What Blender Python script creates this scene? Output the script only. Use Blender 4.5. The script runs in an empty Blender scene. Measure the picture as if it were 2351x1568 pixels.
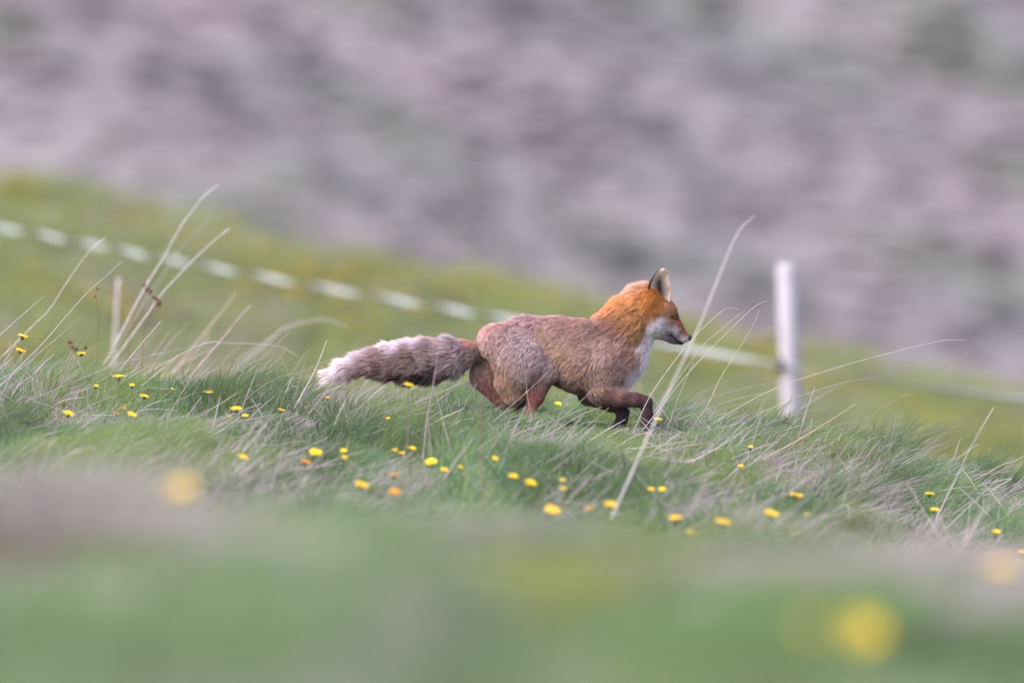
import bpy, math, random
import numpy as np
from mathutils import Vector, Matrix, kdtree

rng = np.random.default_rng(7)
random.seed(7)
scene = bpy.context.scene

# ------------------------------------------------------------------ camera
D = 53.0                       # metres to the fox
FW = 3.2                       # metres across the frame at the fox
S = FW / 2351.0
H = 0.6                        # camera height datum
cam_d = bpy.data.cameras.new('camera')
cam = bpy.data.objects.new('camera', cam_d)
scene.collection.objects.link(cam)
scene.camera = cam
cam.location = (0, 0, H)
cam.rotation_euler = (math.radians(90), 0, 0)
cam_d.sensor_width = 36.0
cam_d.lens = 36.0 * D / FW
cam_d.clip_start = 0.5
cam_d.clip_end = 2000
cam_d.dof.use_dof = True
cam_d.dof.focus_distance = D - 0.05
cam_d.dof.aperture_fstop = 3.3

# ------------------------------------------------------------------ sky, sun, exposure
SUN_EL, SUN_AZ = math.radians(48), math.radians(-62)     # azimuth measured from +Y (view direction), minus = left
world = bpy.data.worlds.new('World')
scene.world = world
world.use_nodes = True
wn = world.node_tree
for n in list(wn.nodes):
    wn.nodes.remove(n)
out = wn.nodes.new('ShaderNodeOutputWorld')
bg = wn.nodes.new('ShaderNodeBackground')
sky = wn.nodes.new('ShaderNodeTexSky')
sky.sky_type = 'NISHITA'
sky.sun_disc = False
sky.sun_elevation = SUN_EL
sky.sun_rotation = SUN_AZ
sky.air_density = 1.0
sky.dust_density = 4.0
hsv = wn.nodes.new('ShaderNodeHueSaturation')            # cloud cover: nearly colourless sky light
hsv.inputs['Saturation'].default_value = 0.62
wn.links.new(sky.outputs[0], hsv.inputs['Color'])
wn.links.new(hsv.outputs[0], bg.inputs['Color'])
bg.inputs['Strength'].default_value = 0.15
wn.links.new(bg.outputs[0], out.inputs['Surface'])
sun_d = bpy.data.lights.new('sun', 'SUN')
sun_d.energy = 0.9
sun_d.angle = math.radians(25)
sun_d.color = (1.0, 0.965, 0.95)
sun = bpy.data.objects.new('sun', sun_d)
scene.collection.objects.link(sun)
sdir = Vector((math.sin(SUN_AZ) * math.cos(SUN_EL), -0.35, math.sin(SUN_EL))).normalized()
sun.rotation_euler = sdir.to_track_quat('Z', 'Y').to_euler()
sky.sun_rotation = math.atan2(sdir.x, sdir.y)
sky.sun_elevation = math.asin(sdir.z)

scene.view_settings.view_transform = 'Standard'
scene.view_settings.look = 'None'
scene.view_settings.exposure = 2.05
scene.view_settings.gamma = 1.0
scene.view_settings.use_curve_mapping = False
cy = scene.cycles
cy.use_denoising = True
cy.denoiser = 'OPENIMAGEDENOISE'
cy.denoising_input_passes = 'RGB_ALBEDO_NORMAL'
cy.denoising_prefilter = 'ACCURATE'
cy.use_adaptive_sampling = False
cy.max_bounces = 6
cy.diffuse_bounces = 4
cy.glossy_bounces = 2
cy.transmission_bounces = 4
cy.transparent_max_bounces = 4
try:
    scene.cycles_curves.shape = 'RIBBONS'
    scene.cycles_curves.subdivisions = 2
except Exception:
    pass

COL = scene.collection

# ------------------------------------------------------------------ helpers
def lin(c, k=1.0):
    c = np.asarray(c, float) / 255.0
    return np.where(c <= 0.04045, c / 12.92, ((c + 0.055) / 1.055) ** 2.4) * k * 0.55     # photographed tones to base colours


def W(px, py, y):
    """point at depth y that lies on the line of sight of a place in the 2351 px wide photograph"""
    return np.array([(px - 1175.5) * S * y / D, y, (784 - py) * S * y / D + H])


_perm = rng.random((257, 257))
_perm[-1] = _perm[0]
_perm[:, -1] = _perm[:, 0]


def vnoise(x, y, seed=0):
    x = np.asarray(x, float) + seed * 17.31
    y = np.asarray(y, float) + seed * 7.77
    xi = np.floor(x); yi = np.floor(y)
    fx = x - xi; fy = y - yi
    fx = fx * fx * (3 - 2 * fx); fy = fy * fy * (3 - 2 * fy)
    xi = xi.astype(int) % 256; yi = yi.astype(int) % 256
    a = _perm[xi, yi]; b = _perm[xi + 1, yi]; c = _perm[xi, yi + 1]; d = _perm[xi + 1, yi + 1]
    return (a * (1 - fx) + b * fx) * (1 - fy) + (c * (1 - fx) + d * fx) * fy


def fbm(x, y, seed=0, octv=3):
    s = 0; a = 1; t = 0
    for o in range(octv):
        s = s + a * vnoise(np.asarray(x) * 2 ** o, np.asarray(y) * 2 ** o, seed + o)
        t += a; a *= 0.5
    return s / t


def smooth(e0, e1, x):
    t = np.clip((x - e0) / (e1 - e0), 0, 1)
    return t * t * (3 - 2 * t)


def tag(o, label=None, cat=None, group=None, kind=None):
    if label: o['label'] = label
    if cat: o['category'] = cat
    if group: o['group'] = group
    if kind: o['kind'] = kind
    return o


def mesh_obj(name, verts, faces, material=None, parent=None, shade=True, cols=None):
    me = bpy.data.meshes.new(name)
    me.from_pydata([tuple(v) for v in verts], [], [tuple(int(i) for i in f) for f in faces])
    me.update()
    if shade:
        me.polygons.foreach_set('use_smooth', [True] * len(me.polygons))
    if cols is not None:
        at = me.attributes.new('col', 'FLOAT_COLOR', 'POINT')
        c4 = np.ones((len(verts), 4), np.float32)
        c4[:, :3] = cols
        at.data.foreach_set('color', c4.ravel())
    if material:
        me.materials.append(material)
    o = bpy.data.objects.new(name, me)
    COL.objects.link(o)
    if parent:
        o.parent = parent
    return o


def quad_mesh(name, verts, faces, material, cols=None):
    """fast grid/quads builder with numpy arrays"""
    me = bpy.data.meshes.new(name)
    nv, nf, k = len(verts), len(faces), faces.shape[1]
    me.vertices.add(nv)
    me.vertices.foreach_set('co', np.asarray(verts, np.float32).ravel())
    me.loops.add(nf * k)
    me.loops.foreach_set('vertex_index', np.asarray(faces, np.int32).ravel())
    me.polygons.add(nf)
    me.polygons.foreach_set('loop_start', np.arange(0, nf * k, k, dtype=np.int32))
    me.polygons.foreach_set('loop_total', np.full(nf, k, np.int32))
    me.update(calc_edges=True)
    me.validate()
    me.polygons.foreach_set('use_smooth', [True] * len(me.polygons))
    if cols is not None:
        at = me.attributes.new('col', 'FLOAT_COLOR', 'POINT')
        c4 = np.ones((nv, 4), np.float32)
        c4[:, :3] = cols
        at.data.foreach_set('color', c4.ravel())
    me.materials.append(material)
    o = bpy.data.objects.new(name, me)
    COL.objects.link(o)
    return o


def curves_obj(name, P, R, c_root, c_tip, material, parent=None):
    """P (n,k,3) strand points, R (n,k) radii, colours (n,3) at root and tip"""
    n, k = P.shape[:2]
    cu = bpy.data.hair_curves.new(name)
    cu.add_curves([k] * n)
    cu.attributes['position'].data.foreach_set('vector', np.ascontiguousarray(P, np.float32).ravel())
    ra = cu.attributes.get('radius') or cu.attributes.new('radius', 'FLOAT', 'POINT')
    ra.data.foreach_set('value', np.ascontiguousarray(R, np.float32).ravel())
    for nm, c in (('c_root', c_root), ('c_tip', c_tip)):
        at = cu.attributes.new(nm, 'FLOAT_COLOR', 'CURVE')
        c4 = np.ones((n, 4), np.float32)
        c4[:, :3] = np.clip(c, 0, 1)
        at.data.foreach_set('color', c4.ravel())
    cu.materials.append(material)
    o = bpy.data.objects.new(name, cu)
    COL.objects.link(o)
    if parent:
        o.parent = parent
    return o


def new_mat(name):
    m = bpy.data.materials.new(name)
    m.use_nodes = True
    nt = m.node_tree
    for n in list(nt.nodes):
        nt.nodes.remove(n)
    o = nt.nodes.new('ShaderNodeOutputMaterial')
    return m, nt, o


def simple_mat(name, rgb, rough=0.7, noise=0.25, scale=60, translucent=0.0):
    """plain surface with a little procedural mottling"""
    m, nt, o = new_mat(name)
    b = nt.nodes.new('ShaderNodeBsdfPrincipled')
    b.inputs['Roughness'].default_value = rough
    tc = nt.nodes.new('ShaderNodeTexCoord')
    nz = nt.nodes.new('ShaderNodeTexNoise')
    nz.inputs['Scale'].default_value = scale
    nt.links.new(tc.outputs['Object'], nz.inputs['Vector'])
    rp = nt.nodes.new('ShaderNodeValToRGB')
    rp.color_ramp.elements[0].position = 0.3
    rp.color_ramp.elements[1].position = 0.7
    rp.color_ramp.elements[0].color = tuple(np.array(rgb) * (1 - noise)) + (1,)
    rp.color_ramp.elements[1].color = tuple(np.minimum(1, np.array(rgb) * (1 + noise))) + (1,)
    nt.links.new(nz.outputs['Fac'], rp.inputs['Fac'])
    nt.links.new(rp.outputs[0], b.inputs['Base Color'])
    last = b.outputs[0]
    if translucent > 0:
        t = nt.nodes.new('ShaderNodeBsdfTranslucent')
        nt.links.new(rp.outputs[0], t.inputs['Color'])
        mx = nt.nodes.new('ShaderNodeMixShader')
        mx.inputs[0].default_value = translucent
        nt.links.new(b.outputs[0], mx.inputs[1]); nt.links.new(t.outputs[0], mx.inputs[2])
        last = mx.outputs[0]
    nt.links.new(last, o.inputs['Surface'])
    return m


def attr_mat(name, rough=0.9, attr='col', noise_scale=None, noise_amt=0.2, spec=0.2):
    m, nt, o = new_mat(name)
    b = nt.nodes.new('ShaderNodeBsdfPrincipled')
    b.inputs['Roughness'].default_value = rough
    b.inputs['Specular IOR Level'].default_value = spec
    a = nt.nodes.new('ShaderNodeAttribute'); a.attribute_name = attr
    src = a.outputs['Color']
    if noise_scale:
        tc = nt.nodes.new('ShaderNodeTexCoord')
        nz = nt.nodes.new('ShaderNodeTexNoise')
        nz.inputs['Scale'].default_value = noise_scale
        nz.inputs['Detail'].default_value = 4
        nt.links.new(tc.outputs['Object'], nz.inputs['Vector'])
        mr = nt.nodes.new('ShaderNodeMapRange')
        mr.inputs['From Min'].default_value = 0.25; mr.inputs['From Max'].default_value = 0.75
        mr.inputs['To Min'].default_value = 1 - noise_amt; mr.inputs['To Max'].default_value = 1 + noise_amt
        nt.links.new(nz.outputs['Fac'], mr.inputs['Value'])
        vm = nt.nodes.new('ShaderNodeVectorMath'); vm.operation = 'SCALE'
        nt.links.new(src, vm.inputs[0]); nt.links.new(mr.outputs[0], vm.inputs['Scale'])
        src = vm.outputs[0]
    nt.links.new(src, b.inputs['Base Color'])
    nt.links.new(b.outputs[0], o.inputs['Surface'])
    return m


def strand_mat(name, translucent=0.35, rough=0.6, spec=0.25, hair=False):
    m, nt, o = new_mat(name)
    a1 = nt.nodes.new('ShaderNodeAttribute'); a1.attribute_name = 'c_root'
    a2 = nt.nodes.new('ShaderNodeAttribute'); a2.attribute_name = 'c_tip'
    hi = nt.nodes.new('ShaderNodeHairInfo')
    mx = nt.nodes.new('ShaderNodeMix'); mx.data_type = 'RGBA'
    nt.links.new(hi.outputs['Intercept'], mx.inputs['Factor'])
    nt.links.new(a1.outputs['Color'], mx.inputs[6]); nt.links.new(a2.outputs['Color'], mx.inputs[7])
    b = nt.nodes.new('ShaderNodeBsdfPrincipled')
    b.inputs['Roughness'].default_value = rough
    b.inputs['Specular IOR Level'].default_value = spec
    nt.links.new(mx.outputs[2], b.inputs['Base Color'])
    t = nt.nodes.new('ShaderNodeBsdfTranslucent')
    nt.links.new(mx.outputs[2], t.inputs['Color'])
    ms = nt.nodes.new('ShaderNodeMixShader'); ms.inputs[0].default_value = translucent
    nt.links.new(b.outputs[0], ms.inputs[1]); nt.links.new(t.outputs[0], ms.inputs[2])
    nt.links.new(ms.outputs[0], o.inputs['Surface'])
    return m


# ------------------------------------------------------------------ terrain
_lx = np.array([-4000, 0, 300, 600, 1000, 1200, 1450, 1650, 1900, 2351, 6000], float)
_lp = np.array([700, 920, 931, 944, 964, 972, 986, 1016, 1070, 1150, 1750], float)
_fy = np.array([-40, 0, 10, 22, 28, 32, 35, 39, 43, 46, 48, 49, 50, 51, 52, 53, 54.2, 55.2, 56.5, 59, 62, 70], float)
_fd = np.array([-.8, -.46, -.36, -.3, -.24, -.2, -.24, -.34, -.38, -.33, -.26, -.215, -.165, -.11, -.055, 0, .025, .01, -.08, -.4, -.75, -1.2], float)
_gy = np.array([50, 62, 66, 72, 80, 86, 90, 93, 98, 106, 118, 135, 170], float)
_gz = np.array([-1.3, -1.25, -1.15, -.95, -.5, -.17, 0, .03, -.25, -1.3, -3.2, -6.0, -12.0], float)


def ground_z(x, y):
    x = np.asarray(x, float); y = np.asarray(y, float)
    amp = 0.45 + 0.55 * smooth(25, 50, y)
    lat = (784 - np.interp(x / S + 1175.5, _lx, _lp)) * S
    latc = (784 - np.interp(1175.5, _lx, _lp)) * S
    front = latc + (lat - latc) * amp + np.interp(y, _fy, _fd)
    field = 0.18 - 0.217 * x + np.interp(y, _gy, _gz)
    w = smooth(56, 66, y)
    z = front * (1 - w) + field * w
    bump = (fbm(x * 1.6, y * 0.9, 3) - 0.5) * 0.05 + (fbm(x * 0.5, y * 0.3, 5) - 0.5) * 0.05
    near_fox = np.exp(-((x - 0.15) / 0.6) ** 2 - ((y - 53) / 0.7) ** 2)
    return z + bump * (1 - near_fox) + H


def axis(breaks):
    a = []
    for (s, e, st) in breaks:
        a.append(np.arange(s, e, st))
    return np.concatenate(a + [np.array([breaks[-1][1]])])


def grid_faces(nx, ny):
    i, j = np.meshgrid(np.arange(nx - 1), np.arange(ny - 1), indexing='ij')
    a = (i * ny + j).ravel()
    return np.stack([a, a + ny, a + ny + 1, a + 1], 1)


# green / dry mottling of the turf, shared by the ground colour and the blades standing on it
def dryness(x, y):
    return fbm(x * 3.2 + 0.2 * y, y * 0.45, 11)


gx = axis([(-60, -6, 3.0), (-6, 6, 0.08), (6, 60, 3.0)])
gy = axis([(-30, 18, 2.0), (18, 44, 0.4), (44, 58, 0.12), (58, 100, 0.6), (100, 170, 5)])
XX, YY = np.meshgrid(gx, gy, indexing='ij')
ZZ = ground_z(XX, YY)
gv = np.stack([XX.ravel(), YY.ravel(), ZZ.ravel()], 1)
dr = dryness(gv[:, 0], gv[:, 1])[:, None]
gc = lin((86, 104, 62)) * (1 - smooth(.4, .62, dr)) + lin((128, 118, 104)) * smooth(.4, .62, dr)
M_ground = attr_mat('turf_soil', 0.95, noise_scale=30, noise_amt=0.3)
ground = quad_mesh('ground', gv, grid_faces(len(gx), len(gy)), M_ground, gc)
tag(ground, 'grassy slope falling to the right with a low crest and a field behind', kind='structure')

# far hillside
hx = axis([(-160, -44, 8), (-44, 44, 0.5), (44, 160.1, 8)])
hy = axis([(140, 204, 8), (204, 246, 0.5), (246, 600.1, 12)])
XX, YY = np.meshgrid(hx, hy, indexing='ij')


def hill_z(x, y):
    return (y - 214) * 0.36 - 0.12 * x + (fbm(x * .25, y * .25, 21) - .5) * 0.25 + H - 0.3


hv = np.stack([XX.ravel(), YY.ravel(), hill_z(XX, YY).ravel()], 1)

HILL_PAL = dict(green=lin((112, 116, 108)), mauve=lin((124, 117, 126)), pink=lin((141, 126, 138)), straw=lin((144, 135, 141)), slate=lin((113, 112, 116)))


def hill_col(x, y):
    # broad drifts of heather run diagonally down the slope
    s = x * 0.95 + y * 0.18
    t = y * 1.0 + x * 0.42
    n1 = fbm(s * 0.40, t * 0.42, 31, 1)[:, None]
    n2 = fbm(s * 0.55, t * 0.6, 33, 2)[:, None]
    n3 = fbm(s * 0.36, t * 0.4, 35, 1)[:, None]
    c = HILL_PAL['green'] * (1 - smooth(.25, .65, n1)) + HILL_PAL['mauve'] * smooth(.25, .65, n1)
    k = smooth(.44, .78, n2); c = c * (1 - k) + HILL_PAL['pink'] * k
    k = smooth(.5, .82, n3); c = c * (1 - k) + HILL_PAL['straw'] * k
    k = .7 * smooth(.55, .9, fbm(s * 0.7, t * 0.8, 37, 1)[:, None]); c = c * (1 - k) + HILL_PAL['slate'] * k
    return c * .85


M_hill = attr_mat('hillside_soil', 0.95, noise_scale=3, noise_amt=0.25)
hill = quad_mesh('hillside', hv, grid_faces(len(hx), len(hy)), M_hill, hill_col(hv[:, 0], hv[:, 1]))
tag(hill, 'far hillside covered in mauve heather and grey green scrub', kind='structure')


def ico():
    import bmesh
    bm = bmesh.new()
    bmesh.ops.create_icosphere(bm, subdivisions=2, radius=1.0)
    v = np.array([p.co[:] for p in bm.verts]); f = np.array([[q.index for q in p.verts] for p in bm.faces])
    bm.free()
    return v, f


iv, iff = ico()
n = 11000
cx = rng.uniform(-40, 40, n); cyy = rng.uniform(206, 242, n)
cr = rng.uniform(.08, .26, n)
cz = hill_z(cx, cyy)
jit = 1 + 0.5 * (rng.random((n, len(iv))) - .5)
hvv = iv[None] * jit[..., None] * cr[:, None, None]
hvv[:, :, 0] *= rng.uniform(.8, 1.4, n)[:, None]
hvv[:, :, 2] *= 0.22
hvv += np.stack([cx, cyy, cz + 0.1 * cr], 1)[:, None]
hcol = hill_col(cx, cyy) * rng.uniform(.95, 1.06, n)[:, None]
hcc = np.repeat(hcol, len(iv), 0)
hf = (iff[None] + (np.arange(n) * len(iv))[:, None, None]).reshape(-1, 3)
M_heather = attr_mat('heather_leaves', 0.95, noise_scale=8, noise_amt=0.2)
heather = quad_mesh('heather', hvv.reshape(-1, 3), hf, M_heather, hcc)
tag(heather, 'low mauve and grey green heather clumps covering the far hillside', 'heather', kind='stuff')

# ------------------------------------------------------------------ grass
GREENS = np.array([lin((108, 140, 84)), lin((128, 154, 100)), lin((102, 134, 98)), lin((138, 158, 100)), lin((118, 146, 116)), lin((90, 122, 78))])
STRAW = np.array([lin((196, 182, 186)), lin((182, 168, 174)), lin((210, 198, 202)), lin((172, 154, 150)), lin((190, 176, 186))])
M_grass = strand_mat('grass_blades', 0.35, 0.55, 0.3)
M_straw = strand_mat('dry_straw', 0.2, 0.65, 0.25)


def tussock(x, y):
    t = fbm(x * 5.5, y * 0.8, 41)
    return t


def blades(n, wide, yr, hgt, rad, frac_dry, k=5, lean=0.55, cone=1.15, keep=None, olive=0.0):
    y = rng.uniform(yr[0], yr[1], n)
    half = 0.5 * FW / D * y * cone + 0.35 + (wide or 0)
    x = rng.uniform(-1, 1, n) * half
    if keep is not None:
        msk = rng.random(n) < keep(x, y)
        x = x[msk]; y = y[msk]; n = len(x)
    z = ground_z(x, y)
    tu = tussock(x, y)
    d = dryness(x, y)
    h = hgt * (0.35 + 1.5 * smooth(.3, .72, tu)) * rng.uniform(.5, 1.3, n)
    low = np.exp(-((x - 0.14) / 0.5) ** 4) * smooth(50.4, 51.6, y) * smooth(54.4, 53.6, y)   # cropped short where the fox runs
    h = h * (1 - .4 * low) * (1 - .6 * np.exp(-((x - .55) / .25) ** 2 - ((y - 25.5) / 2.2) ** 2))
    dry = rng.random(n) < frac_dry * (0.25 + 2.2 * smooth(.42, .68, d))
    lx = rng.normal(lean, 0.42, n) + (vnoise(x * 6, y * 1.5, 5) - .5) * 1.1
    ly = rng.normal(0, 0.4, n)
    lx = np.where(dry, rng.normal(lean * 1.3, .75, n), lx)
    h = np.where(dry, h * rng.uniform(.6, 1.3, n), h)
    t = np.linspace(0, 1, k)[None, :]
    bend = rng.uniform(.3, 1.2, n)[:, None]
    P = np.zeros((n, k, 3))
    P[..., 0] = x[:, None] + h[:, None] * lx[:, None] * (t * .45 + bend * t * t * .6)
    P[..., 1] = y[:, None] + h[:, None] * ly[:, None] * (t * .45 + bend * t * t * .6)
    ll = np.hypot(lx, ly)[:, None]
    P[..., 2] = z[:, None] - 0.012 + (h[:, None] + .012) * (t - 0.18 * np.minimum(ll, 1.6) * bend * t * t)
    R = rad * rng.uniform(.65, 1.35, n)[:, None] * (1 - t ** 2.2 * .92) * np.where(dry, .85, 1.0)[:, None]
    gi = rng.integers(0, len(GREENS), n)
    patch = fbm(x * 3.0, y * .5, 55)
    g = GREENS[gi] * rng.uniform(.7, 1.25, n)[:, None] * (.68 + .5 * smooth(.3, .7, fbm(x * 4.2, y * .6, 57)))[:, None]
    yel = (smooth(.5, .7, patch) * .45)[:, None]
    g = g * (1 - yel) + lin((150, 164, 82)) * yel
    s = STRAW[rng.integers(0, len(STRAW), n)] * rng.uniform(.7, 1.15, n)[:, None]
    g = g * (1 - olive) + lin((178, 176, 108)) * olive
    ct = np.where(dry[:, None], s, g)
    c0 = np.where(dry[:, None], s * .7, g * .5)  # roots coloured darker to paint in shade between the blades
    return P, R, c0, ct, dry


sets = [
    # band in focus round the fox, dense and fine
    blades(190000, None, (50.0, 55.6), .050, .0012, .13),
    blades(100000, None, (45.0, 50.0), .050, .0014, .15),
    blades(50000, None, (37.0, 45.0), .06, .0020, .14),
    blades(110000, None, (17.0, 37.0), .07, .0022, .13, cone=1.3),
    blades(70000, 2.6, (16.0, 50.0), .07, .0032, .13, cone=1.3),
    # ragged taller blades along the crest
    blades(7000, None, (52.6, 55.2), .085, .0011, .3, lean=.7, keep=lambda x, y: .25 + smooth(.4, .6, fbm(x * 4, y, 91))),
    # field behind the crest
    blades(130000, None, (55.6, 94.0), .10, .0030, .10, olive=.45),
]


def patch(px, py, y, n, rx, ry, hgt, cols, rad=.0022, lean=.6, dry=True):
    """a matted patch of litter or lush grass in the near turf"""
    n = int(n * (1.4 if y < 45 else .6)); hgt *= 1.2 if y < 45 else 1
    c = W(px, py, y)
    x = c[0] + rng.normal(0, rx, n); yy = y + rng.normal(0, ry, n)
    z = ground_z(x, yy)
    h = hgt * rng.uniform(.5, 1.2, n)
    t = np.linspace(0, 1, 5)[None]
    lx = rng.normal(lean, .5, n)[:, None]; ly = rng.normal(0, .4, n)[:, None]
    P = np.stack([x[:, None] + h[:, None] * lx * (t * .5 + t * t * .5), yy[:, None] + h[:, None] * ly * t, z[:, None] - .01 + h[:, None] * (t - .25 * t * t)], -1)
    R = rad * rng.uniform(.7, 1.3, n)[:, None] * (1 - .85 * t ** 2)
    c_ = np.array([lin(q) for q in cols])[rng.integers(0, len(cols), n)] * rng.uniform(.8, 1.15, n)[:, None]
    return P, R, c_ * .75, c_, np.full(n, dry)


def straws(n, yr):
    """longer dead straws lying and leaning in the turf"""
    y = rng.uniform(yr[0], yr[1], n); x = rng.uniform(-1, 1, n) * (.5 * FW / D * y * 1.15 + .2)
    k_ = rng.random(n) < .3 + smooth(.4, .62, dryness(x, y))
    x = x[k_]; y = y[k_]; n = len(x)
    L = rng.uniform(.06, .2, n)
    a = rng.normal(.55, .4, n)                     # angle above the horizontal, leaning right
    sg = np.where(rng.random(n) < .82, 1, -1)
    t = np.linspace(0, 1, 5)[None]
    sag = rng.uniform(-.15, .25, n)[:, None]
    P = np.stack([x[:, None] + sg[:, None] * (L * np.cos(a))[:, None] * t, y[:, None] + rng.normal(0, .3, n)[:, None] * L[:, None] * t,
                  ground_z(x, y)[:, None] + .01 + np.abs(L * np.sin(a))[:, None] * t - sag * L[:, None] * t * t], -1)
    low = np.exp(-((x - 0.14) / 0.45) ** 4) * smooth(51.9, 52.3, y)
    keep_ = rng.random(n) > low
    R = rng.uniform(.0008, .0017, n)[:, None] * (1 - .5 * t ** 2)
    c_ = STRAW[rng.integers(0, len(STRAW), n)] * rng.uniform(.75, 1.1, n)[:, None]
    return P[keep_], R[keep_], (c_ * .85)[keep_], c_[keep_], np.full(int(keep_.sum()), True)


MAUVE = [(168, 160, 160), (156, 149, 146), (180, 170, 168)]
BROWN = [(118, 106, 92), (104, 92, 78), (140, 122, 112)]
LUSH = [(110, 142, 82), (122, 152, 92), (100, 132, 82)]
sets += [
    patch(80, 1200, 31.5, 480, .055, .2, .25, MAUVE, lean=.25), patch(250, 1230, 31, 400, .05, .25, .18, MAUVE, lean=.4), patch(130, 1290, 29.6, 600, .06, .25, .15, BROWN, lean=.2), patch(250, 1350, 28.5, 250, .04, .2, .10, [(180, 140, 134)]),
    patch(370, 1260, 30.5, 350, .035, .2, .13, MAUVE), patch(450, 1330, 29, 350, .035, .2, .12, MAUVE),
    patch(620, 1240, 33, 1500, .10, .8, .13, LUSH, dry=False), patch(330, 1480, 25, 1500, .10, .5, .12, LUSH, dry=False), patch(850, 1180, 37, 1600, .16, .8, .11, MAUVE, .002),
    patch(1000, 1240, 33.5, 700, .05, .5, .14, MAUVE), patch(1320, 1200, 37.5, 1000, .13, .6, .12, MAUVE), patch(1180, 1340, 29, 900, .10, .5, .12, [(150, 156, 84), (140, 150, 80)], dry=False), patch(1640, 1350, 29.5, 900, .11, .5, .12, MAUVE + [(190, 160, 160)]),
    patch(1900, 1310, 33, 700, .10, .5, .13, MAUVE), patch(2060, 1300, 36, 1100, .08, .5, .16, [(196, 172, 178), (180, 164, 166)]), patch(2280, 1420, 29, 900, .07, .5, .14, MAUVE),
    patch(1480, 1500, 25.5, 1300, .09, .4, .12, LUSH, dry=False), patch(1750, 1380, 28, 900, .08, .4, .12, LUSH, dry=False), patch(700, 1480, 25, 1000, .09, .4, .1, [(112, 132, 96), (100, 122, 92)], dry=False),
    straws(2000, (46.5, 55.0)),
    # straw drifts in the sharp turf
    patch(330, 930, 51.8, 900, .16, .3, .05, MAUVE, .0011), patch(640, 960, 51.8, 700, .14, .3, .05, MAUVE, .0011), patch(1750, 1060, 52.2, 1200, .16, .4, .06, MAUVE, .0011), patch(1960, 1110, 52.2, 900, .14, .3, .06, MAUVE, .0011),
    patch(1000, 1080, 49.5, 1200, .25, .4, .06, MAUVE, .0013), patch(800, 1010, 50.6, 700, .2, .3, .05, MAUVE, .0012), patch(1480, 1000, 52.7, 220, .08, .15, .045, MAUVE, .001), patch(2200, 1190, 50.5, 900, .16, .4, .06, MAUVE, .0012),
]
for nm, sel, mat, lab, cat in (('grass', False, M_grass, 'short green meadow grass leaning to the right all over the slope', 'grass'),
                               ('dry_grass', True, M_straw, 'bleached dry grass litter mixed through the green turf', 'dry grass')):
    P = np.concatenate([s[0][s[4] == sel] for s in sets])
    R = np.concatenate([s[1][s[4] == sel] for s in sets])
    a = np.concatenate([s[2][s[4] == sel] for s in sets])
    b = np.concatenate([s[3][s[4] == sel] for s in sets])
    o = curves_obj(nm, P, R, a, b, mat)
    tag(o, lab, cat, kind='stuff')

# distant yellow flowers blurring into the field behind the crest
nf = 3200
fy_ = rng.uniform(66, 92, nf * 3); fx_ = rng.uniform(-1, 1, nf * 3) * (.5 * FW / D * fy_ * 1.2)
k_ = rng.random(nf * 3) < smooth(.42, .68, fbm(fx_ * .9, fy_ * .35, 61)) * .8
fx_, fy_ = fx_[k_], fy_[k_]
fz_ = ground_z(fx_, fy_) + rng.uniform(.08, .17, len(fx_))
ang = np.linspace(0, 2 * math.pi, 9)[:-1]
ring = np.stack([np.cos(ang), np.sin(ang), np.zeros(8) + .25], 1)
base = np.concatenate([[[0, 0, -.25]], ring, [[0, 0, .32]]])
fv = base[None] * rng.uniform(.016, .03, len(fx_))[:, None, None] + np.stack([fx_, fy_, fz_], 1)[:, None]
ff = np.array([[0, 1 + (i + 1) % 8, 1 + i] for i in range(8)] + [[9, 1 + i, 1 + (i + 1) % 8] for i in range(8)])
ff = (ff[None] + (np.arange(len(fx_)) * 10)[:, None, None]).reshape(-1, 3)
fc = np.repeat(lin((236, 196, 30))[None] * rng.uniform(.8, 1.1, len(fx_))[:, None], 10, 0)
o = quad_mesh('field_flowers', fv.reshape(-1, 3), ff, attr_mat('field_flower_petals', 0.7), fc)
tag(o, 'yellow wildflowers scattered over the field behind the crest', 'flowers', kind='stuff')

# ------------------------------------------------------------------ fox
# built in units u (to the right), v (down), y (away); one unit is 0.567 mm
FU = 0.41667 * S
def fx(u, v, y=0.0):
    return np.array([(673.5 + 0.41667 * u - 1175.5) * S, D + y * FU, (784 - 581.6 - 0.41667 * v) * S + H])

# chain: list of (u, v, y, r), depth squeeze, hair length mm, lift, flow (du, dv) or None = along the chain
CH = []
def chain(name, pts, ky=1.0, hair=20, lift=.3, flow=None, den=1.0):
    for a, b in zip(pts[:-1], pts[1:]):
        f = flow
        if f is None:
            d = np.array(b[:2], float) - np.array(a[:2], float)
            f = d / (np.linalg.norm(d) + 1e-6)
        CH.append((name, np.array(a, float), np.array(b, float), ky, hair, lift, np.array(f, float), den))

chain('torso', [(1125, 485, 0, 100), (1280, 500, 0, 152), (1450, 530, 0, 178), (1600, 568, 0, 200), (1715, 592, 0, 196)], .66, 26, .24, (-.85, .45))
chain('breast', [(1720, 600, 0, 180), (1830, 560, 0, 118), (1890, 500, 0, 80)], .66, 28, .3, (-.35, .9))
chain('neck', [(1735, 470, 0, 132), (1850, 368, 0, 128), (1925, 300, 0, 122)], .72, 36, .42, (-.8, .55))
chain('throat', [(1925, 330, 0, 100), (1925, 440, 0, 72)], .8, 26, .35, (-.5, .85))
chain('skull', [(1995, 310, 0, 84), (2045, 322, 0, 70)], .92, 12, .3, (-.9, .2))
chain('cheek', [(1985, 385, 0, 82), (2050, 400, 0, 62)], 1.0, 17, .35, (-.9, .35))
chain('muzzle', [(2062, 345, 0, 56), (2105, 408, 0, 42), (2150, 456, 0, 28), (2172, 470, 0, 19)], .85, 6, .3, (-.75, -.55))
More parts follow.
